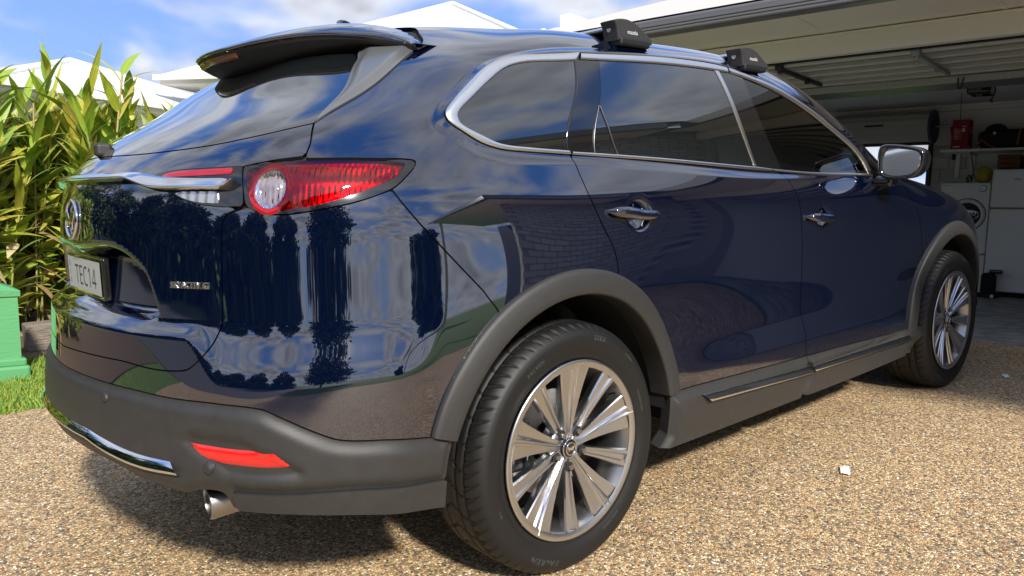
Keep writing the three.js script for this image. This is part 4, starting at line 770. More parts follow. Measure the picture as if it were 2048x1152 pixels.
function wheel(x, z, turn, roll) {
  const w = new THREE.Group(); w.name = 'wheel'; w.position.set(x, .378, z); w.rotation.y = turn; car.add(w);
  const r = new THREE.Group(); r.rotation.z = roll;
  const ty = mesh('tyre', tyreG, M.rubber, w); ty.position.z = 0; ty.rotation.z = 0;
  mesh('tyre_lettering', tyreL, M.letter, w);
  const lip = .124;
  const rim = mesh('rim', merge([lipG]), M.alloy, w); rim.position.z = lip;
  const brl = mesh('barrel', barrelG, M.alloyIn, w); brl.position.z = lip;
  for (let k = 0; k < 5; k++) for (const [g, o] of [[wideG, 0], [slimG, 36]]) { const s = mesh('spoke', g, M.alloy, w); s.position.z = lip; s.rotation.z = roll + (k * 72 + o) * Math.PI / 180; }
  const h = mesh('hub', hubG, M.alloy, w); h.position.z = lip;
  const c = mesh('centre_cap', capG, M.black, w); c.position.z = lip; const e = mesh('cap_emblem', merge([capRing, wingG]), M.chrome, w); e.position.z = lip;
  for (let k = 0; k < 5; k++) { const a = roll + (36 + k * 72) * Math.PI / 180; const q = mesh('nut_pocket', pocketIn, M.matt, w); q.position.z = lip + .001; q.rotation.z = a; const n = mesh('wheel_nut', nutG, M.steel, w); n.position.z = lip; n.rotation.z = a; }
  mesh('brake_disc', discG, M.steel, w).position.z = lip; mesh('brake_caliper', caliperG, M.alloyDark, w).position.z = lip;
  mesh('valve', valveG, M.rubber, w).position.z = lip; mesh('back_plate', backG, M.matt, w).position.z = lip;
  return w;
}
M.letter = std(col(.034, .034, .034), .6); M.alloyIn = std(col(.42, .41, .40), .35, 1);
for (const x of [0, 2.93]) { wheel(x, .8305, 0, (x ? 100 : 88) * Math.PI / 180); wheel(x, -.8305, Math.PI, .4); }
// ================================================================ the place
const TS = Math.tan(SLOPE);
const groundY = (x) => (x < -9 ? -9 * TS : x > 4.33 ? 4.33 * TS : x * TS);
function sheet(x0, x1, z0, z1, nx, nz, lift, tile, tint) { // a piece of ground that follows the slope, uv in metres / tile
  const xs = [], pos = [], uv = [], idx = [], cl = [];
  for (let i = 0; i <= nx; i++) xs.push(lerp(x0, x1, i / nx));
  for (const b of [-9, 4.33]) if (b > x0 && b < x1) { xs.push(b); xs.sort((a, c) => a - c); }
  for (const x of xs) for (let j = 0; j <= nz; j++) { const z = lerp(z0, z1, j / nz); pos.push(x, groundY(x) + lift, z); uv.push(x / tile, z / tile); const t = tint ? tint(x, z) : [1, 1, 1]; cl.push(...t); }
  const n = xs.length; for (let i = 0; i < n - 1; i++) for (let j = 0; j < nz; j++) { const a = i * (nz + 1) + j, b = a + 1, c = a + nz + 1, d = c + 1; idx.push(a, b, c, b, d, c); }
  const g = new THREE.BufferGeometry(); g.setAttribute('position', new THREE.Float32BufferAttribute(pos, 3)); g.setAttribute('uv', new THREE.Float32BufferAttribute(uv, 2)); if (tint) g.setAttribute('color', new THREE.Float32BufferAttribute(cl, 3)); g.setIndex(idx); g.computeVertexNormals(); return g;
}
// ---- exposed pebble driveway
{
  const N = 2048, CELL = 9, K = Math.floor(N / CELL), W = K * CELL; // about 1.05 mm a texel
  const cells = []; const pal = [[178, 142, 92], [196, 160, 108], [150, 112, 68], [208, 178, 130], [120, 92, 62], [96, 84, 70], [168, 120, 70], [222, 200, 160], [82, 80, 78], [186, 134, 82], [140, 120, 92], [205, 165, 105], [62, 54, 48], [232, 220, 196]];
  const wts = [16, 16, 12, 12, 9, 7, 9, 6, 6, 8, 9, 10, 5, 2], tot = wts.reduce((a, b) => a + b);
  for (let i = 0; i < K * K; i++) { let r = rnd() * tot, k = 0; while (r > wts[k]) { r -= wts[k]; k++; } const v = rr(.92, 1.14), gy = (pal[k][0] + pal[k][1] + pal[k][2]) / 3; cells.push([rnd(), rnd(), pal[k].map((q) => lerp(q, gy, .20) * v + 16), rr(0, 3.14), rr(.7, 1.45)]); }
  const hgt = new Uint8Array(W * W * 4), colr = new Uint8Array(W * W * 4);
  for (let j = 0; j < W; j++) for (let i = 0; i < W; i++) {
    const ci = Math.floor(i / CELL), cj = Math.floor(j / CELL); let d1 = 1e9, d2 = 1e9, best = null;
    for (let b = -1; b <= 1; b++) for (let a = -1; a <= 1; a++) {
      const q = cells[((cj + b + K) % K) * K + ((ci + a + K) % K)], dx = i - (ci + a + q[0]) * CELL, dy = j - (cj + b + q[1]) * CELL, c = Math.cos(q[3]), s = Math.sin(q[3]), ex = (dx * c + dy * s), ey = (-dx * s + dy * c) * q[4], d = ex * ex + ey * ey;
      if (d < d1) { d2 = d1; d1 = d; best = q; } else if (d < d2) d2 = d;
    }
    const e = Math.sqrt(d2) - Math.sqrt(d1), m = sst(.3, 1.7, e), o = (j * W + i) * 4, g = rr(.94, 1.06);
    const grout = [150, 132, 104];
    for (let k = 0; k < 3; k++) { colr[o + k] = clamp(lerp(grout[k] * .84, best[2][k], m) * g, 0, 255); hgt[o + k] = clamp(255 * m * (1 - .5 * clamp(d1 / 60)), 0, 255); } colr[o + 3] = hgt[o + 3] = 255;
  }
  const mk = (d, s) => { const t = new THREE.DataTexture(d, W, W); t.wrapS = t.wrapT = THREE.RepeatWrapping; t.magFilter = THREE.LinearFilter; t.minFilter = THREE.LinearMipmapLinearFilter; t.generateMipmaps = true; t.anisotropy = 8; if (s) t.colorSpace = THREE.SRGBColorSpace; t.needsUpdate = true; return t; };
  const mat = std(new THREE.Color(1, 1, 1), .72, 0, { map: mk(colr, true), bumpMap: mk(hgt, false), bumpScale: .0022, vertexColors: true });
  const tint = (x, z) => { const n = .5 + .5 * fbm2(x * .55, z * .55, 4), n2 = .5 + .5 * fbm2(x * 2.3 + 7, z * 2.3, 3), n3 = sst(.25, .55, fbm2(x * .9 - 3, z * .9 + 8, 3)), v = .84 + .16 * n + .10 * n2 - .10 * n3; return [v * 1.02, v, v * (.93 + .05 * n2)]; };
  struct('driveway', sheet(-9.2, 4.33, -2.2, 5.6, 150, 90, .008, 1.85, tint), mat);
}
// ---- lawn, road, verge
const grassTex = dataTex(512, 512, (i, j) => { const n = .5 + .5 * fbm2(i / 40, j / 40, 4), m = rnd(); return [lerp(52, 92, n) + 26 * m, lerp(78, 112, n) + 24 * m, lerp(20, 40, n) + 10 * m]; });
{
  const g = std(new THREE.Color(1, 1, 1), .95, 0, { map: grassTex });
  struct('ground', sheet(-160, 160, -160, 160, 40, 20, -.006, 3), g);
  const asp = dataTex(256, 256, () => { const v = rr(62, 104); return [v, v, v + 2]; });
  struct('road', sheet(-17, -9.2, -90, 90, 4, 10, .004, 1.3), std(new THREE.Color(1, 1, 1), .85, 0, { map: asp }));
  const mulch = dataTex(512, 512, (i, j) => { const n = .5 + .5 * fbm2(i / 9, j / 22, 4), m = rnd(); const v = lerp(38, 118, n) + 26 * m; return [v, v * .82, v * .62]; });
  struct('mulch_bed', sheet(-9, 6, -9, -3.5, 20, 6, .003, 1.1), std(new THREE.Color(1, 1, 1), .95, 0, { map: mulch, bumpMap: mulch, bumpScale: .02 }));
}
{ // grass blades beside the driveway
  const pos = []; for (const [b, w] of [[0, .0028], [.45, .0022], [.8, .0012]]) pos.push([b, w]);
  const bl = (() => { const p = [], ix = []; const seg = [[0, .0032, 0], [.35, .0028, .06], [.7, .0018, .2], [1, .0001, .42]]; for (const [h, w, c] of seg) p.push(-w, h, c, w, h, c); for (let k = 0; k < 3; k++) { const a = k * 2; ix.push(a, a + 1, a + 2, a + 1, a + 3, a + 2); } const g = new THREE.BufferGeometry(); g.setAttribute('position', new THREE.Float32BufferAttribute(p, 3)); g.setIndex(ix); g.computeVertexNormals(); return g; })();
  const n = 34000, im = new THREE.InstancedMesh(bl, std(new THREE.Color(1, 1, 1), .75, 0, { side: THREE.DoubleSide }), n); im.name = 'grass';
  const m = new THREE.Matrix4(), q = new THREE.Quaternion(), e = new THREE.Euler(), c = new THREE.Color();
  for (let i = 0; i < n; i++) {
    const x = rr(-2.0, .9), z = -2.17 - Math.pow(rnd(), .9) * 1.45 + (rnd() < .1 ? rr(0, .05) : 0), h = rr(.018, .052) * (rnd() < .06 ? 1.7 : 1);
    e.set(rr(-.5, .5), rr(0, 6.28), rr(-.5, .5)); q.setFromEuler(e); m.compose(V3(x, groundY(x) - .004, z), q, V3(rr(.8, 1.5), h, h)); im.setMatrixAt(i, m);
    const t = rnd(); c.setRGB(lerp(.09, .24, t) + (rnd() < .1 ? .12 : 0), lerp(.20, .32, t), lerp(.02, .045, t)); im.setColorAt(i, c);
  }
  im.castShadow = im.receiveShadow = true; scene.add(im); tag(im, 'short green lawn grass beside the driveway', 'grass', null, 'stuff');
}
// ---- timber sleeper and green cabinet
const grain = (a, b, dark) => dataTex(512, 256, (i, j) => { const n = .5 + .5 * fbm2(i / 150, j / 5, 4), m = .5 + .5 * fbm2(i / 30, j / 2.2, 3), crack = sst(.62, .75, m) * .6; return a.map((q, k) => lerp(q, b[k], n) * (1 - crack) + dark * rnd()); });
{
  const t = grain([92, 82, 72], [150, 138, 122], 10), m = std(new THREE.Color(1, 1, 1), .9, 0, { map: t, bumpMap: t, bumpScale: .012 });
  const y = groundY(.6);
  const g = rbox(3.1, .2, .2, 0, .1, 0, .014, 2); const p = g.attributes.position; for (let i = 0; i < p.count; i++) { p.setY(i, p.getY(i) + .006 * noise2(p.getX(i) * 4, p.getZ(i) * 8)); }
  const s = mesh(numbered('garden_sleeper'), g, m, scene); s.position.set(.93, groundY(.93) - .005, -3.98); s.rotation.set(0, -.02, SLOPE); tag(s, 'weathered grey timber sleeper edging the bed of tall plants', 'timber edging');
  const s2 = mesh(numbered('garden_sleeper'), rbox(2.6, .09, .16, 0, .03, 0, .012, 2), m, scene); s2.position.set(.8, groundY(.8) - .005, -3.52); s2.rotation.set(0, .015, SLOPE); tag(s2, 'low sunken timber plank between the lawn and the weathered sleeper', 'timber edging');
}
{
  const noiseT = dataTex(256, 256, (i, j) => { const v = 128 + 60 * fbm2(i / 14, j / 14, 3); return [v, v, v]; }, false);
  const m = std(col(.085, .30, .115), .6, 0, { bumpMap: noiseT, bumpScale: .003 });
  const X = -1.06, Z = -3.22, t = thing('service_pillar', 'green plastic utility pillar standing on the lawn beside the tall plants', 'utility box', V3(X, groundY(X) - .01, Z));
  const body = new THREE.Shape(); const b0 = .24, d0 = .17;
  mesh('flange', merge([rbox(.62, .12, .46, 0, .06, 0, .02), rbox(.585, .05, .43, 0, .14, 0, .015)]), m, t);
  const tp = new THREE.CylinderGeometry(.318, .335, .40, 4, 1).rotateY(Math.PI / 4).scale(1.12, 1, .82).translate(0, .355, 0);
  mesh('body', toCreasedNormals(tp, .3), m, t);
  mesh('lid', toCreasedNormals(merge([new THREE.CylinderGeometry(.335, .335, .035, 4).rotateY(Math.PI / 4).scale(1.12, 1, .82).translate(0, .565, 0), new THREE.CylinderGeometry(.22, .335, .035, 4).rotateY(Math.PI / 4).scale(1.12, 1, .82).translate(0, .60, 0)]), .3), m, t);
}
// ---- tall leafy plants behind the sleeper
{
  const leafVar = (len, wid, droop, fold) => {
    const p = [], ix = [], N = 8; for (let k = 0; k <= N; k++) { const t = k / N, w = wid * Math.pow(Math.sin(Math.PI * Math.pow(t * .94 + .04, .72)), .9) * (1 - .15 * t), y = len * t * (1 - .12 * droop * t), z = droop * len * .55 * t * t; p.push(-w, y, z + fold * w, 0, y, z, w, y, z + fold * w); }
    for (let k = 0; k < N; k++) { const a = k * 3; ix.push(a, a + 1, a + 3, a + 1, a + 4, a + 3, a + 1, a + 2, a + 4, a + 2, a + 5, a + 4); }
    const g = new THREE.BufferGeometry(); g.setAttribute('position', new THREE.Float32BufferAttribute(p, 3)); g.setAttribute('uv', new THREE.Float32BufferAttribute(p.filter((_, i) => i % 3 !== 2).map((q, i) => i % 2 ? q / len : .5 + q / wid / 2), 2)); g.setIndex(ix); g.computeVertexNormals(); return g;
  };
  const leaves = [leafVar(.36, .031, .35, .3), leafVar(.32, .034, .6, .25), leafVar(.40, .029, .15, .35), leafVar(.30, .030, .9, .2), leafVar(.35, .032, 1.2, .2)];
  const vein = dataTex(64, 256, (i, j) => { const s = Math.abs(i - 32) / 32, v = 214 + 26 * Math.sin(i * 1.3) * .3 + (s < .06 ? 34 : 0) + rr(-8, 8); return [v, v, v]; });
  const lm = (r, g, b) => phys(col(r, g, b), .5, 0, { map: vein, transmission: .28, thickness: 0, side: THREE.DoubleSide });
  const mats = [lm(.50, .58, .05), lm(.38, .54, .045), lm(.62, .64, .07), lm(.24, .42, .04), lm(.70, .62, .09)], dry = [std(col(.34, .22, .10), .9, 0, { side: THREE.DoubleSide }), std(col(.46, .36, .20), .9, 0, { side: THREE.DoubleSide })];
  const stemM = [std(col(.24, .26, .06), .7), std(col(.34, .28, .13), .8)];
  const labels = ['on the left next to the green utility pillar'];
  let idx = 0;
  const spots = []; for (let i = 0; i < 17; i++) spots.push([-1.75 + i * .27 + rr(-.05, .05), -4.45 - (i % 3) * .33 + rr(-.06, .06)]);
  for (const [x, z] of spots) {
    const t = thing('ginger_plant', 'tall clump of yellow-green lance leaves on canes behind the timber sleeper', 'plant', V3(x, groundY(x) - .02, z), 0, 'row of tall leafy canes behind the sleeper');
    const nS = 9; let count = 0;
    const tallK = lerp(1.02, .80, clamp((x + 1.6) / 3.4));
    for (let s = 0; s < nS; s++) {
      const ang = rr(0, 6.28), lean = rr(.02, .17), H = rr(1.45, 2.12) * tallK * (rnd() < .14 ? 1.12 : 1), bx = rr(-.14, .14), bz = rr(-.14, .14);
      const pt = (u) => V3(bx + Math.cos(ang) * lean * H * u * u, H * u, bz + Math.sin(ang) * lean * H * u * u);
      mesh('stem', tube([0, .33, .66, 1].map(pt), .0085, 10, 5), stemM[rnd() < .6 ? 0 : 1], t);
      const nL = 27, ph = rr(0, 6.28);
      for (let k = 0; k < nL; k++) {
        const u = lerp(.10, 1, Math.pow(k / (nL - 1), .8)), p = pt(u), a = ph + (k % 2) * Math.PI + rr(-.6, .6), isDry = u < .5 && rnd() < .22;
        const lf = mesh('leaf', leaves[Math.floor(rnd() * 5)], isDry ? dry[rnd() < .5 ? 0 : 1] : mats[Math.floor(Math.pow(rnd(), 1.2) * 5)], t);
        lf.position.copy(p); const tilt = isDry ? rr(1.6, 2.5) : lerp(1.15, .35, u) * rr(.65, 1.25); lf.rotation.set(0, a, 0); lf.rotateX(tilt); lf.rotateY(rr(-.7, .7)); const sc = rr(.75, 1.2) * (u > .92 ? .9 : 1); lf.scale.set(sc * rr(1.0, 1.6), sc, sc); count++;
      }
    }
  }
  // what stands behind them reads as one mass
  const n = 9000, im = new THREE.InstancedMesh(leaves[1], mats[3].clone(), n); im.name = 'foliage'; im.material.color.setRGB(1, 1, 1);
  const m = new THREE.Matrix4(), q = new THREE.Quaternion(), e = new THREE.Euler(), c = new THREE.Color();
  for (let i = 0; i < n; i++) { const x = rr(-3.6, 3.6), y = Math.pow(rnd(), .75) * 1.75 * lerp(1, .82, clamp((x + 1.6) / 3.4)), z = rr(-6.2, -5.2); e.set(rr(-.4, 1.2), rr(0, 6.28), rr(-.5, .5), 'YXZ'); q.setFromEuler(e); const s = rr(.7, 1.3); m.compose(V3(x, groundY(x) + y, z), q, V3(s * 1.3, s, s)); im.setMatrixAt(i, m); const t = rnd(); c.setRGB(lerp(.2, .52, t), lerp(.32, .56, t), .04); im.setColorAt(i, c); }
  im.castShadow = im.receiveShadow = true; scene.add(im); tag(im, 'mass of lance-shaped leaves behind the front row of canes', 'foliage', null, 'stuff');
}
// ---- bits of litter on the driveway
for (const [u, v, s, lab] of [[1690, 942, .05, 'small crumpled white scrap lying in the sun beside the car sill'], [2012, 753, .045, 'thin pale scrap lying in the shade near the garage slab']]) {
  const p = toWorld(onY(u, v, .012)); const g = new THREE.PlaneGeometry(s * 1.7, s * .7, 10, 6).rotateX(-Math.PI / 2), a = g.attributes.position; for (let i = 0; i < a.count; i++) a.setY(i, Math.abs(.012 * noise2(a.getX(i) * 40 + u, a.getZ(i) * 40)) + .001);
  g.computeVertexNormals(); const o = mesh(numbered('paper_scrap'), g, std(col(.78, .77, .74), .8, 0, { side: THREE.DoubleSide }), scene); o.position.copy(p).y = groundY(p.x) + .01; o.rotation.set(0, .5, SLOPE); tag(o, lab, 'litter');
}
// ================================================================ the garage and house
const GA = 5.7 * Math.PI / 180, GO = V3(4.3294, .3027, .63);
const gW = (x, y, z) => V3(GO.x + x * Math.cos(GA) + z * Math.sin(GA), GO.y + y, GO.z - x * Math.sin(GA) + z * Math.cos(GA));
const inGarage = (o) => { o.position.copy(GO); o.rotation.y = GA; return o; };
const B = {
  cream: std(col(.84, .81, .71), .7), soffit: std(col(.86, .82, .70), .75), white: std(col(.80, .80, .78), .75), ceil: std(col(.72, .72, .71), .85),
  gutter: phys(col(.17, .16, .15), .3, .4, { clearcoat: .5, clearcoatRoughness: .2 }), roof: std(col(.60, .55, .48), .5, .05),
  block: [std(col(.50, .485, .45), .85), std(col(.46, .45, .42), .88), std(col(.54, .525, .49), .85)], mortar: std(col(.36, .35, .33), .95),
  door: std(col(.16, .16, .15), .5, .2), rib: std(col(.62, .62, .58), .45, .2), steelDark: std(col(.05, .05, .055), .5, .5),
};
{ const t = dataTex(512, 512, (i, j) => { const v = 150 + 50 * fbm2(i / 60, j / 60, 4) + rr(-12, 12); return [v, v, v * .98]; }); B.slab = std(new THREE.Color(.85, .85, .85), .6, 0, { map: t }); }
const slabG = box(6.4, .2, 9.6, 3.2, -.1 + .012, 1.2); { const p = slabG.attributes.position, uv = slabG.attributes.uv; for (let i = 0; i < p.count; i++) uv.setXY(i, p.getX(i) / 2.2, p.getZ(i) / 2.2); }
const slab = struct('garage_floor', slabG, B.slab); inGarage(slab);
const house = thing('garage_house', 'cream house with an open garage, brown gutter and grey-tipped eaves', 'house', GO, GA);
house.userData.label = 'cream house with an open tilt-door garage and a dark gutter along its eave';
const hp = (n, g, m) => mesh(n, g, m, house);
{
  const JL = -3.3, JR = 2.86, FR = 3.0, FL = -3.9, H = 2.40;  // right jamb, out of view, set wide to let more light in
  // shell of the garage
  hp('side_wall', box(5.3, H + .4, .12, 2.65, (H + .4) / 2, FL + .06), B.white);
  hp('dividing_wall', box(5.1, H, .12, 2.72, H / 2, 3.0), B.white);
  hp('front_wall', merge([box(.11, 2.5, JL - FL, .16, 1.25, (JL + FL) / 2), box(.11, 2.5, FR - JR, .16, 1.25, (FR + JR) / 2)]), B.mortar);
  hp('lintel', merge([box(.16, .16, JR - JL + .2, .1, 2.175, (JL + JR) / 2), box(.13, .3, JR - JL + .2, .13, 2.4, (JL + JR) / 2)]), B.cream);
  hp('lintel_edge', box(.03, .02, JR - JL + .2, .012, 2.245, (JL + JR) / 2), B.soffit);
  // back wall with an opening for the roller door
  const oL = -2.95, oR = -1.755, oT = 1.96, bx = 5.26;
  hp('back_wall', merge([box(.12, H + .4, oL - FL, bx, (H + .4) / 2, (oL + FL) / 2), box(.12, H + .4 - oT, oR - oL, bx, oT + (H + .4 - oT) / 2, (oL + oR) / 2), box(.12, H + .4, 3 - oR, bx + .015, (H + .4) / 2, (3 + oR) / 2)]), B.white);
  hp('ceiling', box(5.2, .05, 7.0, 2.72, H + .025, -.4), B.ceil);
  hp('cornice', merge([box(.05, .07, 7, 5.17, H - .035, -.4), box(.09, .03, 7, 5.15, H - .015, -.4)]), B.white);
  hp('opening_frame', merge([box(.1, oT, .04, 5.17, oT / 2, oR + .0), box(.1, .05, oR - oL, 5.17, oT, (oL + oR) / 2)]), B.steelDark);
  // blocks beside the opening, each its own piece
  for (let r = 0; r < 12; r++) for (let k = 0; k < 2; k++) { const off = r % 2 ? -.1 : 0, z0 = -1.72 + off + k * .2 + (k ? 0 : (off ? .1 : 0)); hp('block', box(.02, .146, k === 0 && off ? .09 : .19, 5.19, .1 + r * .156, -1.72 + (k === 0 && off ? .045 : .095) + k * (off ? .1 : .2)), B.block[(r * 2 + k) % 3]); }
  // eave: soffit, fascia, gutter, roof sheets
  const zL = -4.6, zR = 8.6, zc = (zL + zR) / 2, zl = zR - zL;
  hp('soffit', box(.72, .02, 5.66, -.26, 2.275, -1.77), B.soffit);
  for (const z of [-2.4, -1.2, .0]) hp('soffit_joint', box(.70, .006, .03, -.26, 2.263, z), B.cream);
  hp('fascia', box(.02, .16, 5.7, -.632, 2.34, -1.75), B.gutter);
  const gp = new THREE.Shape(); gp.moveTo(0, 0); gp.lineTo(-.085, 0); gp.quadraticCurveTo(-.105, 0, -.105, .02); gp.lineTo(-.105, .028); gp.lineTo(-.098, .034); gp.lineTo(-.105, .04); gp.lineTo(-.105, .052); gp.lineTo(-.098, .058); gp.lineTo(-.105, .064); gp.lineTo(-.105, .09); gp.quadraticCurveTo(-.107, .112, -.095, .118); gp.lineTo(-.088, .112); gp.lineTo(-.092, .02); gp.lineTo(-.01, .012); gp.lineTo(-.01, .10); gp.lineTo(0, .10);
  hp('gutter', new THREE.ExtrudeGeometry(gp, { depth: 5.64, bevelEnabled: false }).translate(-.643, 2.255, -4.6), B.gutter);
  // roof: a slope up from the eave with ribs, hipped at its left end
  const rg = new THREE.BufferGeometry(); const up = 22 * Math.PI / 180, d = 4.2; rg.setAttribute('position', new THREE.Float32BufferAttribute([-.70, 2.40, -4.7, -.70, 2.40, 8.6, -.70 + d, 2.40 + d * Math.tan(up), 8.6, -.70 + d, 2.40 + d * Math.tan(up), -4.7 + d, 8, 2.4, -4.7, -.7 + d + .2, 2.4 + d * Math.tan(up), -4.7 + d], 3)); rg.setIndex([0, 1, 2, 0, 2, 3, 0, 3, 4, 3, 5, 4]); const rgn = rg.toNonIndexed(); rgn.computeVertexNormals();
  hp('roof', rgn, B.roof);
  for (let z = 99; z < 8.5; z += .19) { const reach = Math.min(d, (z + 4.7)); if (z > 2.2 && z < 2.3) continue; const l = reach / Math.cos(up) - .05; if (l < .2) continue; const g = rbox(l, .03, .03, l / 2, 0, 0, .01, 1).rotateZ(up).translate(-.695, 2.405, z); hp('roof_rib', g, B.roof); }
  // a wing that reaches towards the street, right of the driveway
  const wz = 3.0, wx = -2.7;
  hp('wing_wall', box(2.85, 2.5, .1, wx + 1.42, 1.25, wz + .06), B.mortar);
  const bw = .29, bh = .086; for (let r = 0; r < 26; r++) for (let k = 0; k < 10; k++) { const x = wx + .02 + (k + .5) * bw + (r % 2 ? bw / 2 : 0) - bw / 4; if (x > .1) continue; hp('facing_brick', box(bw - .01, bh - .01, .05, x, .02 + (r + .5) * bh, wz), B.block[Math.floor(rnd() * 3)]); }
    hp('porch_post', box(.12, 2.27, .12, wx - .25, 1.13, wz + 4.6), B.cream);
  hp('porch_back_wall', box(.1, 2.5, 6.0, .2, 1.25, wz + 3.1), B.steelDark);  // unseen; dark colour stands in for porch shade mirrored in the paint
  hp('wing_soffit', merge([box(2.3, .02, 5.8, wx + .68, 2.275, wz + 2.45), box(.72, .02, wz - 1.5, -.26, 2.278, (wz + 1.02) / 2)]), B.soffit);
  hp('wing_gutter', merge([box(2.26, .13, .1, wx + .62, 2.33, wz - .48), box(.1, .13, 5.8, wx - .5, 2.33, wz + 2.4), box(.1, .13, wz - 1.55, -.68, 2.325, (wz + .5) / 2 + .03)]), B.gutter);
  const wr = new THREE.BufferGeometry(); wr.setAttribute('position', new THREE.Float32BufferAttribute([wx - .54, 2.42, wz - .53, 3.4, 2.42, wz - .53, 3.4, 4.1, wz + 3.4, wx + 3.4, 4.1, wz + 3.4, wx - .54, 2.42, wz + 7.3], 3)); wr.setIndex([0, 1, 2, 0, 2, 3, 0, 3, 4]); const wrn = wr.toNonIndexed(); wrn.computeVertexNormals(); hp('wing_roof', wrn, B.roof);
  // tilt door, swung up flat under the ceiling
  const td = thing('tilt_door', 'ribbed steel tilt garage door swung up flat behind the lintel', 'garage door', GO, GA);
  mesh('panel', box(2.15, .012, JR - JL - .1, 1.16, 2.125, (JL + JR) / 2), B.door, td);
  const sl = .105; // slopes a little towards the back
  mesh('gap_shade', box(.05, .05, JR - JL - .1, .115, 2.112, (JL + JR) / 2), M.matt, td);  // added dark strip, painted shade of the gap behind the lintel
  for (let k = 0; k < 5; k++) mesh('rib', rbox(.055, .045, JR - JL - .1, .22 + k * .25, 2.10, (JL + JR) / 2, .012, 2), B.rib, td);
  const barT = dataTex(512, 64, (i, j) => { const n = noise2(i / 5, j / 5) + .6 * noise2(i / 2.4, j / 2.4); const v = 190 + 46 * n; return [v, v, v * .98]; }); barT.repeat.set(3, 1);
  mesh('bottom_rail', box(.05, .05, JR - JL - .1, 1.325, 2.053, (JL + JR) / 2), std(new THREE.Color(1, 1, 1), .5, .1, { map: barT }), td);
  for (const z of [-.58, -1.63]) {
    const arm = mesh('arm', merge([rbox(.9, .03, .04, .60, 2.06, z, .006, 2).applyMatrix4(new THREE.Matrix4()), rbox(.06, .05, .06, .16, 2.07, z, .01), new THREE.CylinderGeometry(.022, .022, .07, 14).translate(.74, 2.06, z), new THREE.CylinderGeometry(.022, .022, .07, 14).translate(.18, 2.06, z)]), z > -1 ? std(col(.36, .37, .40), .45, .6) : B.steelDark, td);
  }
  mesh('loop', tube([V3(1.29, 2.06, -.56), V3(1.28, 2.0, -.555), V3(1.28, 1.965, -.54), V3(1.28, 2.0, -.525), V3(1.29, 2.06, -.52)], .006, 16, 6), B.steelDark, td);
  // roller door drum above the rear opening
  const rd = thing('roller_door', 'cream roller door wound up on its drum above the rear opening', 'roller door', GO, GA);
  const rollG = (() => { const p = []; for (let k = 0; k <= 120; k++) { const a = k / 120 * Math.PI * 2; p.push([.185 + .006 * Math.sin(a * 12), a]); } const rows = [-3.05, -1.70].map((z) => p.map(([r, a]) => V3(4.93 + r * Math.cos(a), 2.11 + r * Math.sin(a), z))); return gridGeo(rows); })();
  mesh('curtain', rollG, std(col(.46, .45, .40), .5), rd);
  mesh('drum_end', new THREE.CylinderGeometry(.21, .21, .035, 40).rotateX(Math.PI / 2).translate(4.93, 2.11, -1.68), std(col(.03, .035, .06), .5), rd);
  mesh('axle', new THREE.CylinderGeometry(.016, .016, .28, 14).rotateX(Math.PI / 2).translate(4.93, 2.11, -1.55), M.steel, rd);
  mesh('bracket', merge([box(.2, .02, .03, 5.1, 2.12, -1.47), rbox(.03, .45, .04, 5.16, 1.92, -1.47, .008), tube([V3(4.95, 2.1, -1.47), V3(5.05, 1.95, -1.47), V3(5.15, 1.7, -1.47)], .018, 14, 6)]), B.steelDark, rd);
  mesh('label_plate', box(.004, .022, .24, 4.752, 2.135, -2.36).applyMatrix4(new THREE.Matrix4()), M.matt, rd);
  mesh('bottom_bar', box(.05, .06, 1.28, 4.98, 1.915, -2.36), B.steelDark, rd);
}
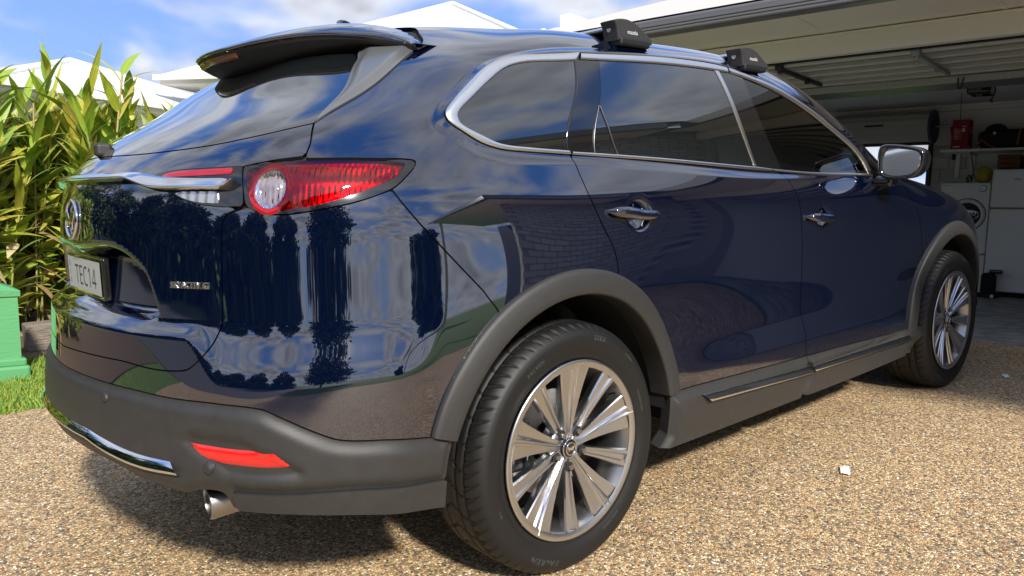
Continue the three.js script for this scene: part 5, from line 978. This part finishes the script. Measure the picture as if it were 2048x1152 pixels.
// ---- things kept in the garage
const G2 = (n, lab, cat) => thing(n, lab, cat, GO, GA);
{
  const wh = phys(col(.74, .75, .75), .28, 0, { clearcoat: .5, clearcoatRoughness: .15 });
  const fr = G2('refrigerator', 'white two-door refrigerator against the back wall of the garage', 'refrigerator');
  mesh('cabinet', rbox(.6, 1.42, .66, 4.84, .80, -.55, .02), wh, fr);
  mesh('freezer_door', rbox(.06, .45, .66, 4.51, 1.295, -.55, .018), wh, fr); mesh('fridge_door', rbox(.06, .98, .66, 4.51, .565, -.55, .018), wh, fr);
  mesh('door_seal', box(.05, .012, .64, 4.525, 1.063, -.55), std(col(.30, .18, .05), .6), fr); mesh('plinth', box(.5, .09, .62, 4.85, .045, -.55), M.matt, fr);
  mesh('maker_badge', rbox(.006, .018, .07, 4.477, 1.40, -.62, .003), M.steel, fr);
  const ws = G2('washing_machine', 'white front-loading washing machine raised beside the refrigerator', 'washing machine');
  mesh('cabinet', rbox(.56, .86, .54, 4.86, .94, -1.175, .015), wh, ws);
  mesh('door_ring', new THREE.TorusGeometry(.165, .022, 14, 50).rotateY(Math.PI / 2).translate(4.575, .98, -1.13), wh, ws);
  mesh('ring_groove', new THREE.TorusGeometry(.196, .005, 8, 60).rotateY(Math.PI / 2).translate(4.579, .98, -1.13), M.matt, ws);
  mesh('door_glass', new THREE.SphereGeometry(.15, 32, 16).scale(.25, 1, 1).translate(4.575, .98, -1.13), phys(col(.02, .022, .025), .05, 0, { clearcoat: 1 }), ws);
  mesh('dial', merge([new THREE.CylinderGeometry(.036, .036, .02, 30).rotateZ(Math.PI / 2).translate(4.572, 1.30, -.985)]), wh, ws); mesh('dial_groove', new THREE.TorusGeometry(.039, .003, 6, 36).rotateY(Math.PI / 2).translate(4.578, 1.30, -.985), M.matt, ws);
  mesh('drawer_label', box(.004, .012, .09, 4.578, 1.335, -1.38), M.steel, ws); mesh('plinth', box(.5, .5, .52, 4.87, .25, -1.175), wh, ws);
  const sh = G2('wall_shelf', 'white wall shelf on brackets above the washing machine', 'shelf');
  mesh('board', box(.36, .03, 3.2, 5.0, 1.785, .05), B.white, sh); mesh('bracket', merge([box(.3, .02, .02, 5.02, 1.755, -1.22), box(.02, .3, .02, 5.17, 1.63, -1.22), tube([V3(4.9, 1.75, -1.22), V3(5.16, 1.5, -1.22)], .007, 4, 6)]), M.steel, sh); mesh('support_post', box(.03, .42, .05, 5.17, 1.56, -1.42), B.white, sh);
  const rb = G2('red_box', 'tall red cardboard box with white print standing on the shelf', 'box');
  const rbT = canvasTex(256, 512, (x, w, h) => { x.fillStyle = '#8e1420'; x.fillRect(0, 0, w, h); x.fillStyle = '#d9b9b6'; for (let k = 0; k < 9; k++) x.fillRect(30, 150 + k * 22, 60 + (k * 37) % 80, 7); x.fillRect(150, 110, 70, 16); x.fillRect(150, 150, 50, 60); x.fillRect(28, 452, 110, 26); });
  mesh('carton', rbox(.2, .37, .19, 4.96, 1.986, -1.35, .004, 1), std(new THREE.Color(1, 1, 1), .7, 0, { map: rbT }), rb);
  const bg = G2('tool_bag', 'black canvas tool bag with orange straps lying on the shelf', 'bag');
  const bgG = rbox(.26, .24, .56, 4.98, 1.92, -.88, .09, 5), bp = bgG.attributes.position; for (let i = 0; i < bp.count; i++) { bp.setY(i, bp.getY(i) + .02 * noise3(bp.getX(i) * 9, bp.getY(i) * 9, bp.getZ(i) * 9)); bp.setX(i, bp.getX(i) + .02 * noise3(bp.getX(i) * 7 + 3, bp.getY(i) * 7, bp.getZ(i) * 7)); } bgG.computeVertexNormals();
  mesh('bag_body', bgG, std(col(.008, .008, .009), .8), bg); mesh('strap', merge([tube([V3(4.84, 1.82, -1.16), V3(4.83, 1.9, -1.1), V3(4.83, 1.84, -1.02), V3(4.84, 1.81, -.95)], .008, 24, 6), tube([V3(4.84, 1.83, -.72), V3(4.83, 1.97, -.71), V3(4.85, 2.04, -.69)], .012, 16, 6)]), std(col(.35, .10, .03), .7), bg);
  mesh('emblem_patch', box(.004, .03, .03, 4.838, 1.985, -.97).rotateX(0), B.white, bg);
  const cap = G2('cloth_cap', 'dark blue cloth cap resting on top of the black tool bag', 'cap');
  mesh('crown', new THREE.SphereGeometry(.11, 24, 14, 0, 6.283, 0, 1.6).scale(1, .75, 1.1).translate(4.97, 2.03, -.98), std(col(.015, .018, .05), .85), cap); mesh('brim', rbox(.12, .012, .17, 4.87, 2.035, -.98, .006), std(col(.015, .018, .05), .85), cap);
  const bl = G2('yellow_ball', 'dull yellow ball sitting on top of the washing machine', 'ball');
  mesh('ball', new THREE.SphereGeometry(.10, 36, 24).translate(4.72, 1.47, -1.02), std(col(.42, .33, .03), .55), bl);
  const it = G2('flat_case', 'flat grey case with a black cable lying on the washing machine', 'case');
  mesh('case', merge([rbox(.2, .05, .26, 4.75, 1.397, -1.32, .008), rbox(.16, .02, .2, 4.75, 1.43, -1.3, .004)]), std(col(.35, .35, .35), .5), it); mesh('cable', tube([V3(4.68, 1.40, -1.2), V3(4.69, 1.47, -1.17), V3(4.7, 1.42, -1.15), V3(4.68, 1.48, -1.13), V3(4.68, 1.385, -1.14)], .007, 30, 6), M.matt, it);
  const cr = G2('wooden_crate', 'small brown wooden crate standing on the refrigerator', 'crate');
  const wd = std(new THREE.Color(1, 1, 1), .8, 0, { map: grain([92, 56, 30], [140, 92, 52], 8) });
  for (let k = 0; k < 3; k++) for (const [dx, dz, w, d] of [[-.12, 0, .015, .22], [.12, 0, .015, .22], [0, -.11, .24, .015], [0, .11, .24, .015]]) mesh('slat', box(w, .045, d, 4.78 + dx, 1.54 + .028 + k * .058, -.76 + dz), wd, cr);
  for (const dz of [-.1, .1]) for (const dx of [-.1, .1]) mesh('corner_post', box(.02, .17, .02, 4.78 + dx, 1.60, -.76 + dz), wd, cr);
  const cr2 = G2('wooden_crate', 'dark reddish box standing on the refrigerator right of the brown crate', 'crate'); mesh('box', rbox(.24, .18, .3, 4.80, 1.605, -.46, .006, 1), std(col(.05, .02, .016), .7), cr2);
  const mo = G2('door_opener', 'black garage door opener motor hanging under the ceiling', 'motor');
  mesh('housing', rbox(.26, .15, .23, 3.3, 2.29, -.82, .03), M.black, mo); mesh('lens', rbox(.01, .08, .12, 3.168, 2.28, -.85, .01), std(col(.10, .10, .11), .3), mo); mesh('cable', tube([V3(3.2, 2.3, -.70), V3(3.2, 2.26, -.67), V3(3.2, 2.16, -.69), V3(3.2, 2.13, -.71), V3(3.2, 2.12, -.68)], .007, 24, 6), M.matt, mo); mesh('rail', box(2.0, .03, .04, 2.3, 2.37, -.82), M.steel, mo);
  const co = G2('pull_cord', 'thin dark red cord hanging from the ceiling in front of the shelf', 'cord'); mesh('cord', tube([V3(4.2, 2.40, -1.215), V3(4.2, 2.22, -1.21), V3(4.2, 2.0, -1.2)], .004, 10, 6), std(col(.12, .02, .02), .7), co);
  const va = G2('vacuum_cleaner', 'small black upright vacuum cleaner standing on the floor before the refrigerator', 'vacuum cleaner');
  mesh('body', merge([rbox(.16, .26, .15, 4.32, .17, -.79, .05), rbox(.2, .06, .2, 4.3, .04, -.78, .02)]), M.matt, va); mesh('head', rbox(.1, .05, .14, 4.28, .32, -.71, .02), M.black, va); mesh('wheel', new THREE.CylinderGeometry(.02, .02, .03, 16).rotateX(Math.PI / 2).translate(4.2, .032, -.72), B.white, va);
}
// ================================================================ houses beyond
function hipHouse(name, label, cx, cz, w, d, eave, rise, turn, wallM, roofM, over = .5) {
  const t = thing(name, label, 'house', V3(cx, groundY(cx), cz), turn), x = w / 2 + over, z = d / 2 + over, rl = Math.max(0, x - z), ry = eave + rise;
  mesh('wall', box(w, eave, d, 0, eave / 2, 0), wallM, t);
  const P4 = [[-x, eave, -z], [x, eave, -z], [x, eave, z], [-x, eave, z], [-rl, ry, 0], [rl, ry, 0]], f = [[0, 4, 5], [0, 5, 1], [1, 5, 2], [2, 5, 4], [2, 4, 3], [3, 4, 0]], p = []; for (const q of f) for (const i of q) p.push(...P4[i]);
  const g = new THREE.BufferGeometry(); g.setAttribute('position', new THREE.Float32BufferAttribute(p, 3)); g.computeVertexNormals(); const r = mesh('roof', g, roofM, t);
  const caps = []; for (const [a, b] of [[0, 4], [3, 4], [1, 5], [2, 5], [4, 5]]) { const A = V3(...P4[a]), Bv = V3(...P4[b]); if (A.distanceTo(Bv) > .1) mesh('ridge_cap', tube([A, Bv], .07, 2, 6), roofM, r); }
  const rib = []; const nx = Math.floor(2 * x / .5);
  for (let k = 1; k < nx; k++) { const px = -x + k * .5, top = px < -rl ? (px + x) / z : px > rl ? (x - px) / z : 1; for (const s of [-1, 1]) { const A = V3(px, eave, s * z), Bv = V3(px, eave + rise * top * 1, s * z * (1 - top)); rib.push(tube([A, Bv], .018, 1, 4)); } }
  mesh('roof_seams', merge(rib), roofM, r);
  mesh('fascia', merge([box(2 * x, .16, .03, 0, eave - .04, z), box(2 * x, .16, .03, 0, eave - .04, -z), box(.03, .16, 2 * z, x, eave - .04, 0), box(.03, .16, 2 * z, -x, eave - .04, 0)]), wallM, t);
  mesh('gutter', merge([box(2 * x + .2, .1, .1, 0, eave + .0, z + .06), box(.1, .1, 2 * z + .2, -x - .06, eave + .0, 0), box(.1, .1, 2 * z, x + .06, eave, 0)]), wallM, t);
  mesh('soffit', box(2 * x - .04, .02, 2 * z - .04, 0, eave - .1, 0), wallM, t);
  const win = std(col(.03, .035, .04), .1); for (const px of [-w * .3, w * .1]) { const wd = mesh('window', box(1.4, 1.0, .06, px, 1.5, d / 2 + .01), wallM, t); mesh('pane', box(1.26, .86, .02, px, 1.5, d / 2 + .045), win, wd); }
  return t;
}
const whiteRoof = std(col(.66, .66, .655), .5, .05), creamWall = std(col(.66, .64, .58), .8);
hipHouse('white_roofed_house', 'pale house with a low white hipped metal roof behind the tall plants', 2.1, -15.6, 5.0, 5.0, 2.72, 1.05, .3, creamWall, whiteRoof);
hipHouse('white_roofed_house', 'house whose white hipped roof peak rises behind the car roof', 9.3, -12.2, 8, 7.6, 3.2, 2.35, .55, creamWall, whiteRoof);
hipHouse('white_roofed_house', 'far house showing a small white roof corner beside the roof rack', 14.8, -15.0, 6, 5.6, 4.2, 2.2, .55, creamWall, whiteRoof);
// ================================================================ street trees behind the camera, mirrored in the tail and the side
{
  const leafG = (() => { const g = new THREE.BufferGeometry(); g.setAttribute('position', new THREE.Float32BufferAttribute([0, 0, 0, .13, .16, .02, 0, .42, .05, -.13, .16, .02], 3)); g.setIndex([0, 1, 2, 0, 2, 3]); g.computeVertexNormals(); return g; })();
  const bark = std(col(.09, .07, .05), .9), lm = [std(col(.045, .085, .025), .7, 0, { side: THREE.DoubleSide }), std(col(.035, .065, .03), .7, 0, { side: THREE.DoubleSide })];
  const m = new THREE.Matrix4(), q = new THREE.Quaternion(), e = new THREE.Euler();
  const T = [[-8, -22, 7.5, 3], [-12, -20, 8.5, 3.4], [-18, -19, 9, 3.4], [-19.5, -14, 7.5, 3], [-20, -9.5, 8.5, 3.2], [-20.5, -5, 6, 2.4], [-20, 0, 5, 2.2], [-21, 5, 6.5, 2.6], [-17, 11, 7, 2.8], [-9, 13.5, 8.5, 3.4], [4.5, 22, 3.6, 1.8]];
  T.forEach(([x, z, h, r], k) => {
    const t = thing('street_tree', ['dense dark evergreen tree across the road', 'tall loose-crowned tree across the road', 'small round tree across the road'][k % 3], 'tree', V3(x, groundY(x), z), 0, ['dark evergreens across the road', 'loose-crowned trees across the road', 'round trees across the road'][k % 3]);
    const limbs = [tube([V3(0, 0, 0), V3(.1, h * .3, .05), V3(-.05, h * .6, .1), V3(0, h * .85, 0)], h * .022, 12, 7)], cl = [];
    for (let i = 0; i < 9; i++) { const a = rr(0, 6.28), y0 = h * rr(.12, .5), y1 = y0 + h * rr(.05, .2), rad = r * rr(.4, .8); limbs.push(tube([V3(0, y0, 0), V3(Math.cos(a) * rad * .5, (y0 + y1) / 2 + .2, Math.sin(a) * rad * .5), V3(Math.cos(a) * rad, y1, Math.sin(a) * rad)], h * .008, 6, 5)); cl.push(V3(Math.cos(a) * rad, y1, Math.sin(a) * rad)); }
    mesh('trunk', merge(limbs), bark, t);
    for (let i = 0; i < 20; i++) cl.push(V3(rr(-.7, .7) * r, h * rr(.1, .9), rr(-.7, .7) * r));
    const n = 5200, pos = new Float32Array(n * 12), ix = new Uint32Array(n * 6), lp = leafG.attributes.position, v = V3();
    for (let i = 0; i < n; i++) {
      const c = cl[i % cl.length], s = r * .42 * Math.cbrt(rnd()), th = rr(0, 6.28), ph = Math.acos(rr(-1, 1)), sc = rr(.7, 1.5); e.set(rr(0, 6.28), rr(0, 6.28), rr(0, 6.28)); q.setFromEuler(e);
      m.compose(V3(c.x + s * Math.sin(ph) * Math.cos(th), c.y + .8 * s * Math.cos(ph), c.z + s * Math.sin(ph) * Math.sin(th)), q, V3(sc, sc, sc));
      for (let w = 0; w < 4; w++) { v.fromBufferAttribute(lp, w).applyMatrix4(m); pos.set([v.x, v.y, v.z], (i * 4 + w) * 3); }
      ix.set([i * 4, i * 4 + 1, i * 4 + 2, i * 4, i * 4 + 2, i * 4 + 3], i * 6);
    }
    const cg = new THREE.BufferGeometry(); cg.setAttribute('position', new THREE.BufferAttribute(pos, 3)); cg.setIndex(new THREE.BufferAttribute(ix, 1)); cg.computeVertexNormals();
    mesh('crown', cg, lm[k % 2], t);
  });
  // a hedge under the trees reads as one mass
  const hn = 7000, hm = new THREE.InstancedMesh(leafG, lm[0].clone(), hn); hm.name = 'hedge'; for (let i = 0; i < hn; i++) { const t = rnd(), z = lerp(-30, 16, t), x = -18.4 + .8 * noise2(z * .3, 2) + rr(-.8, .8); e.set(rr(0, 6.28), rr(0, 6.28), rr(0, 6.28)); q.setFromEuler(e); const sc = rr(.8, 1.6); m.compose(V3(x, groundY(x) + rnd() * (2.3 + .8 * noise2(z * .45, 9)), z), q, V3(sc, sc, sc)); hm.setMatrixAt(i, m); }
  hm.castShadow = hm.receiveShadow = true; scene.add(hm); tag(hm, 'dark leafy hedge along the far side of the road', 'hedge', null, 'stuff');
}
renderer.render(scene, camera);
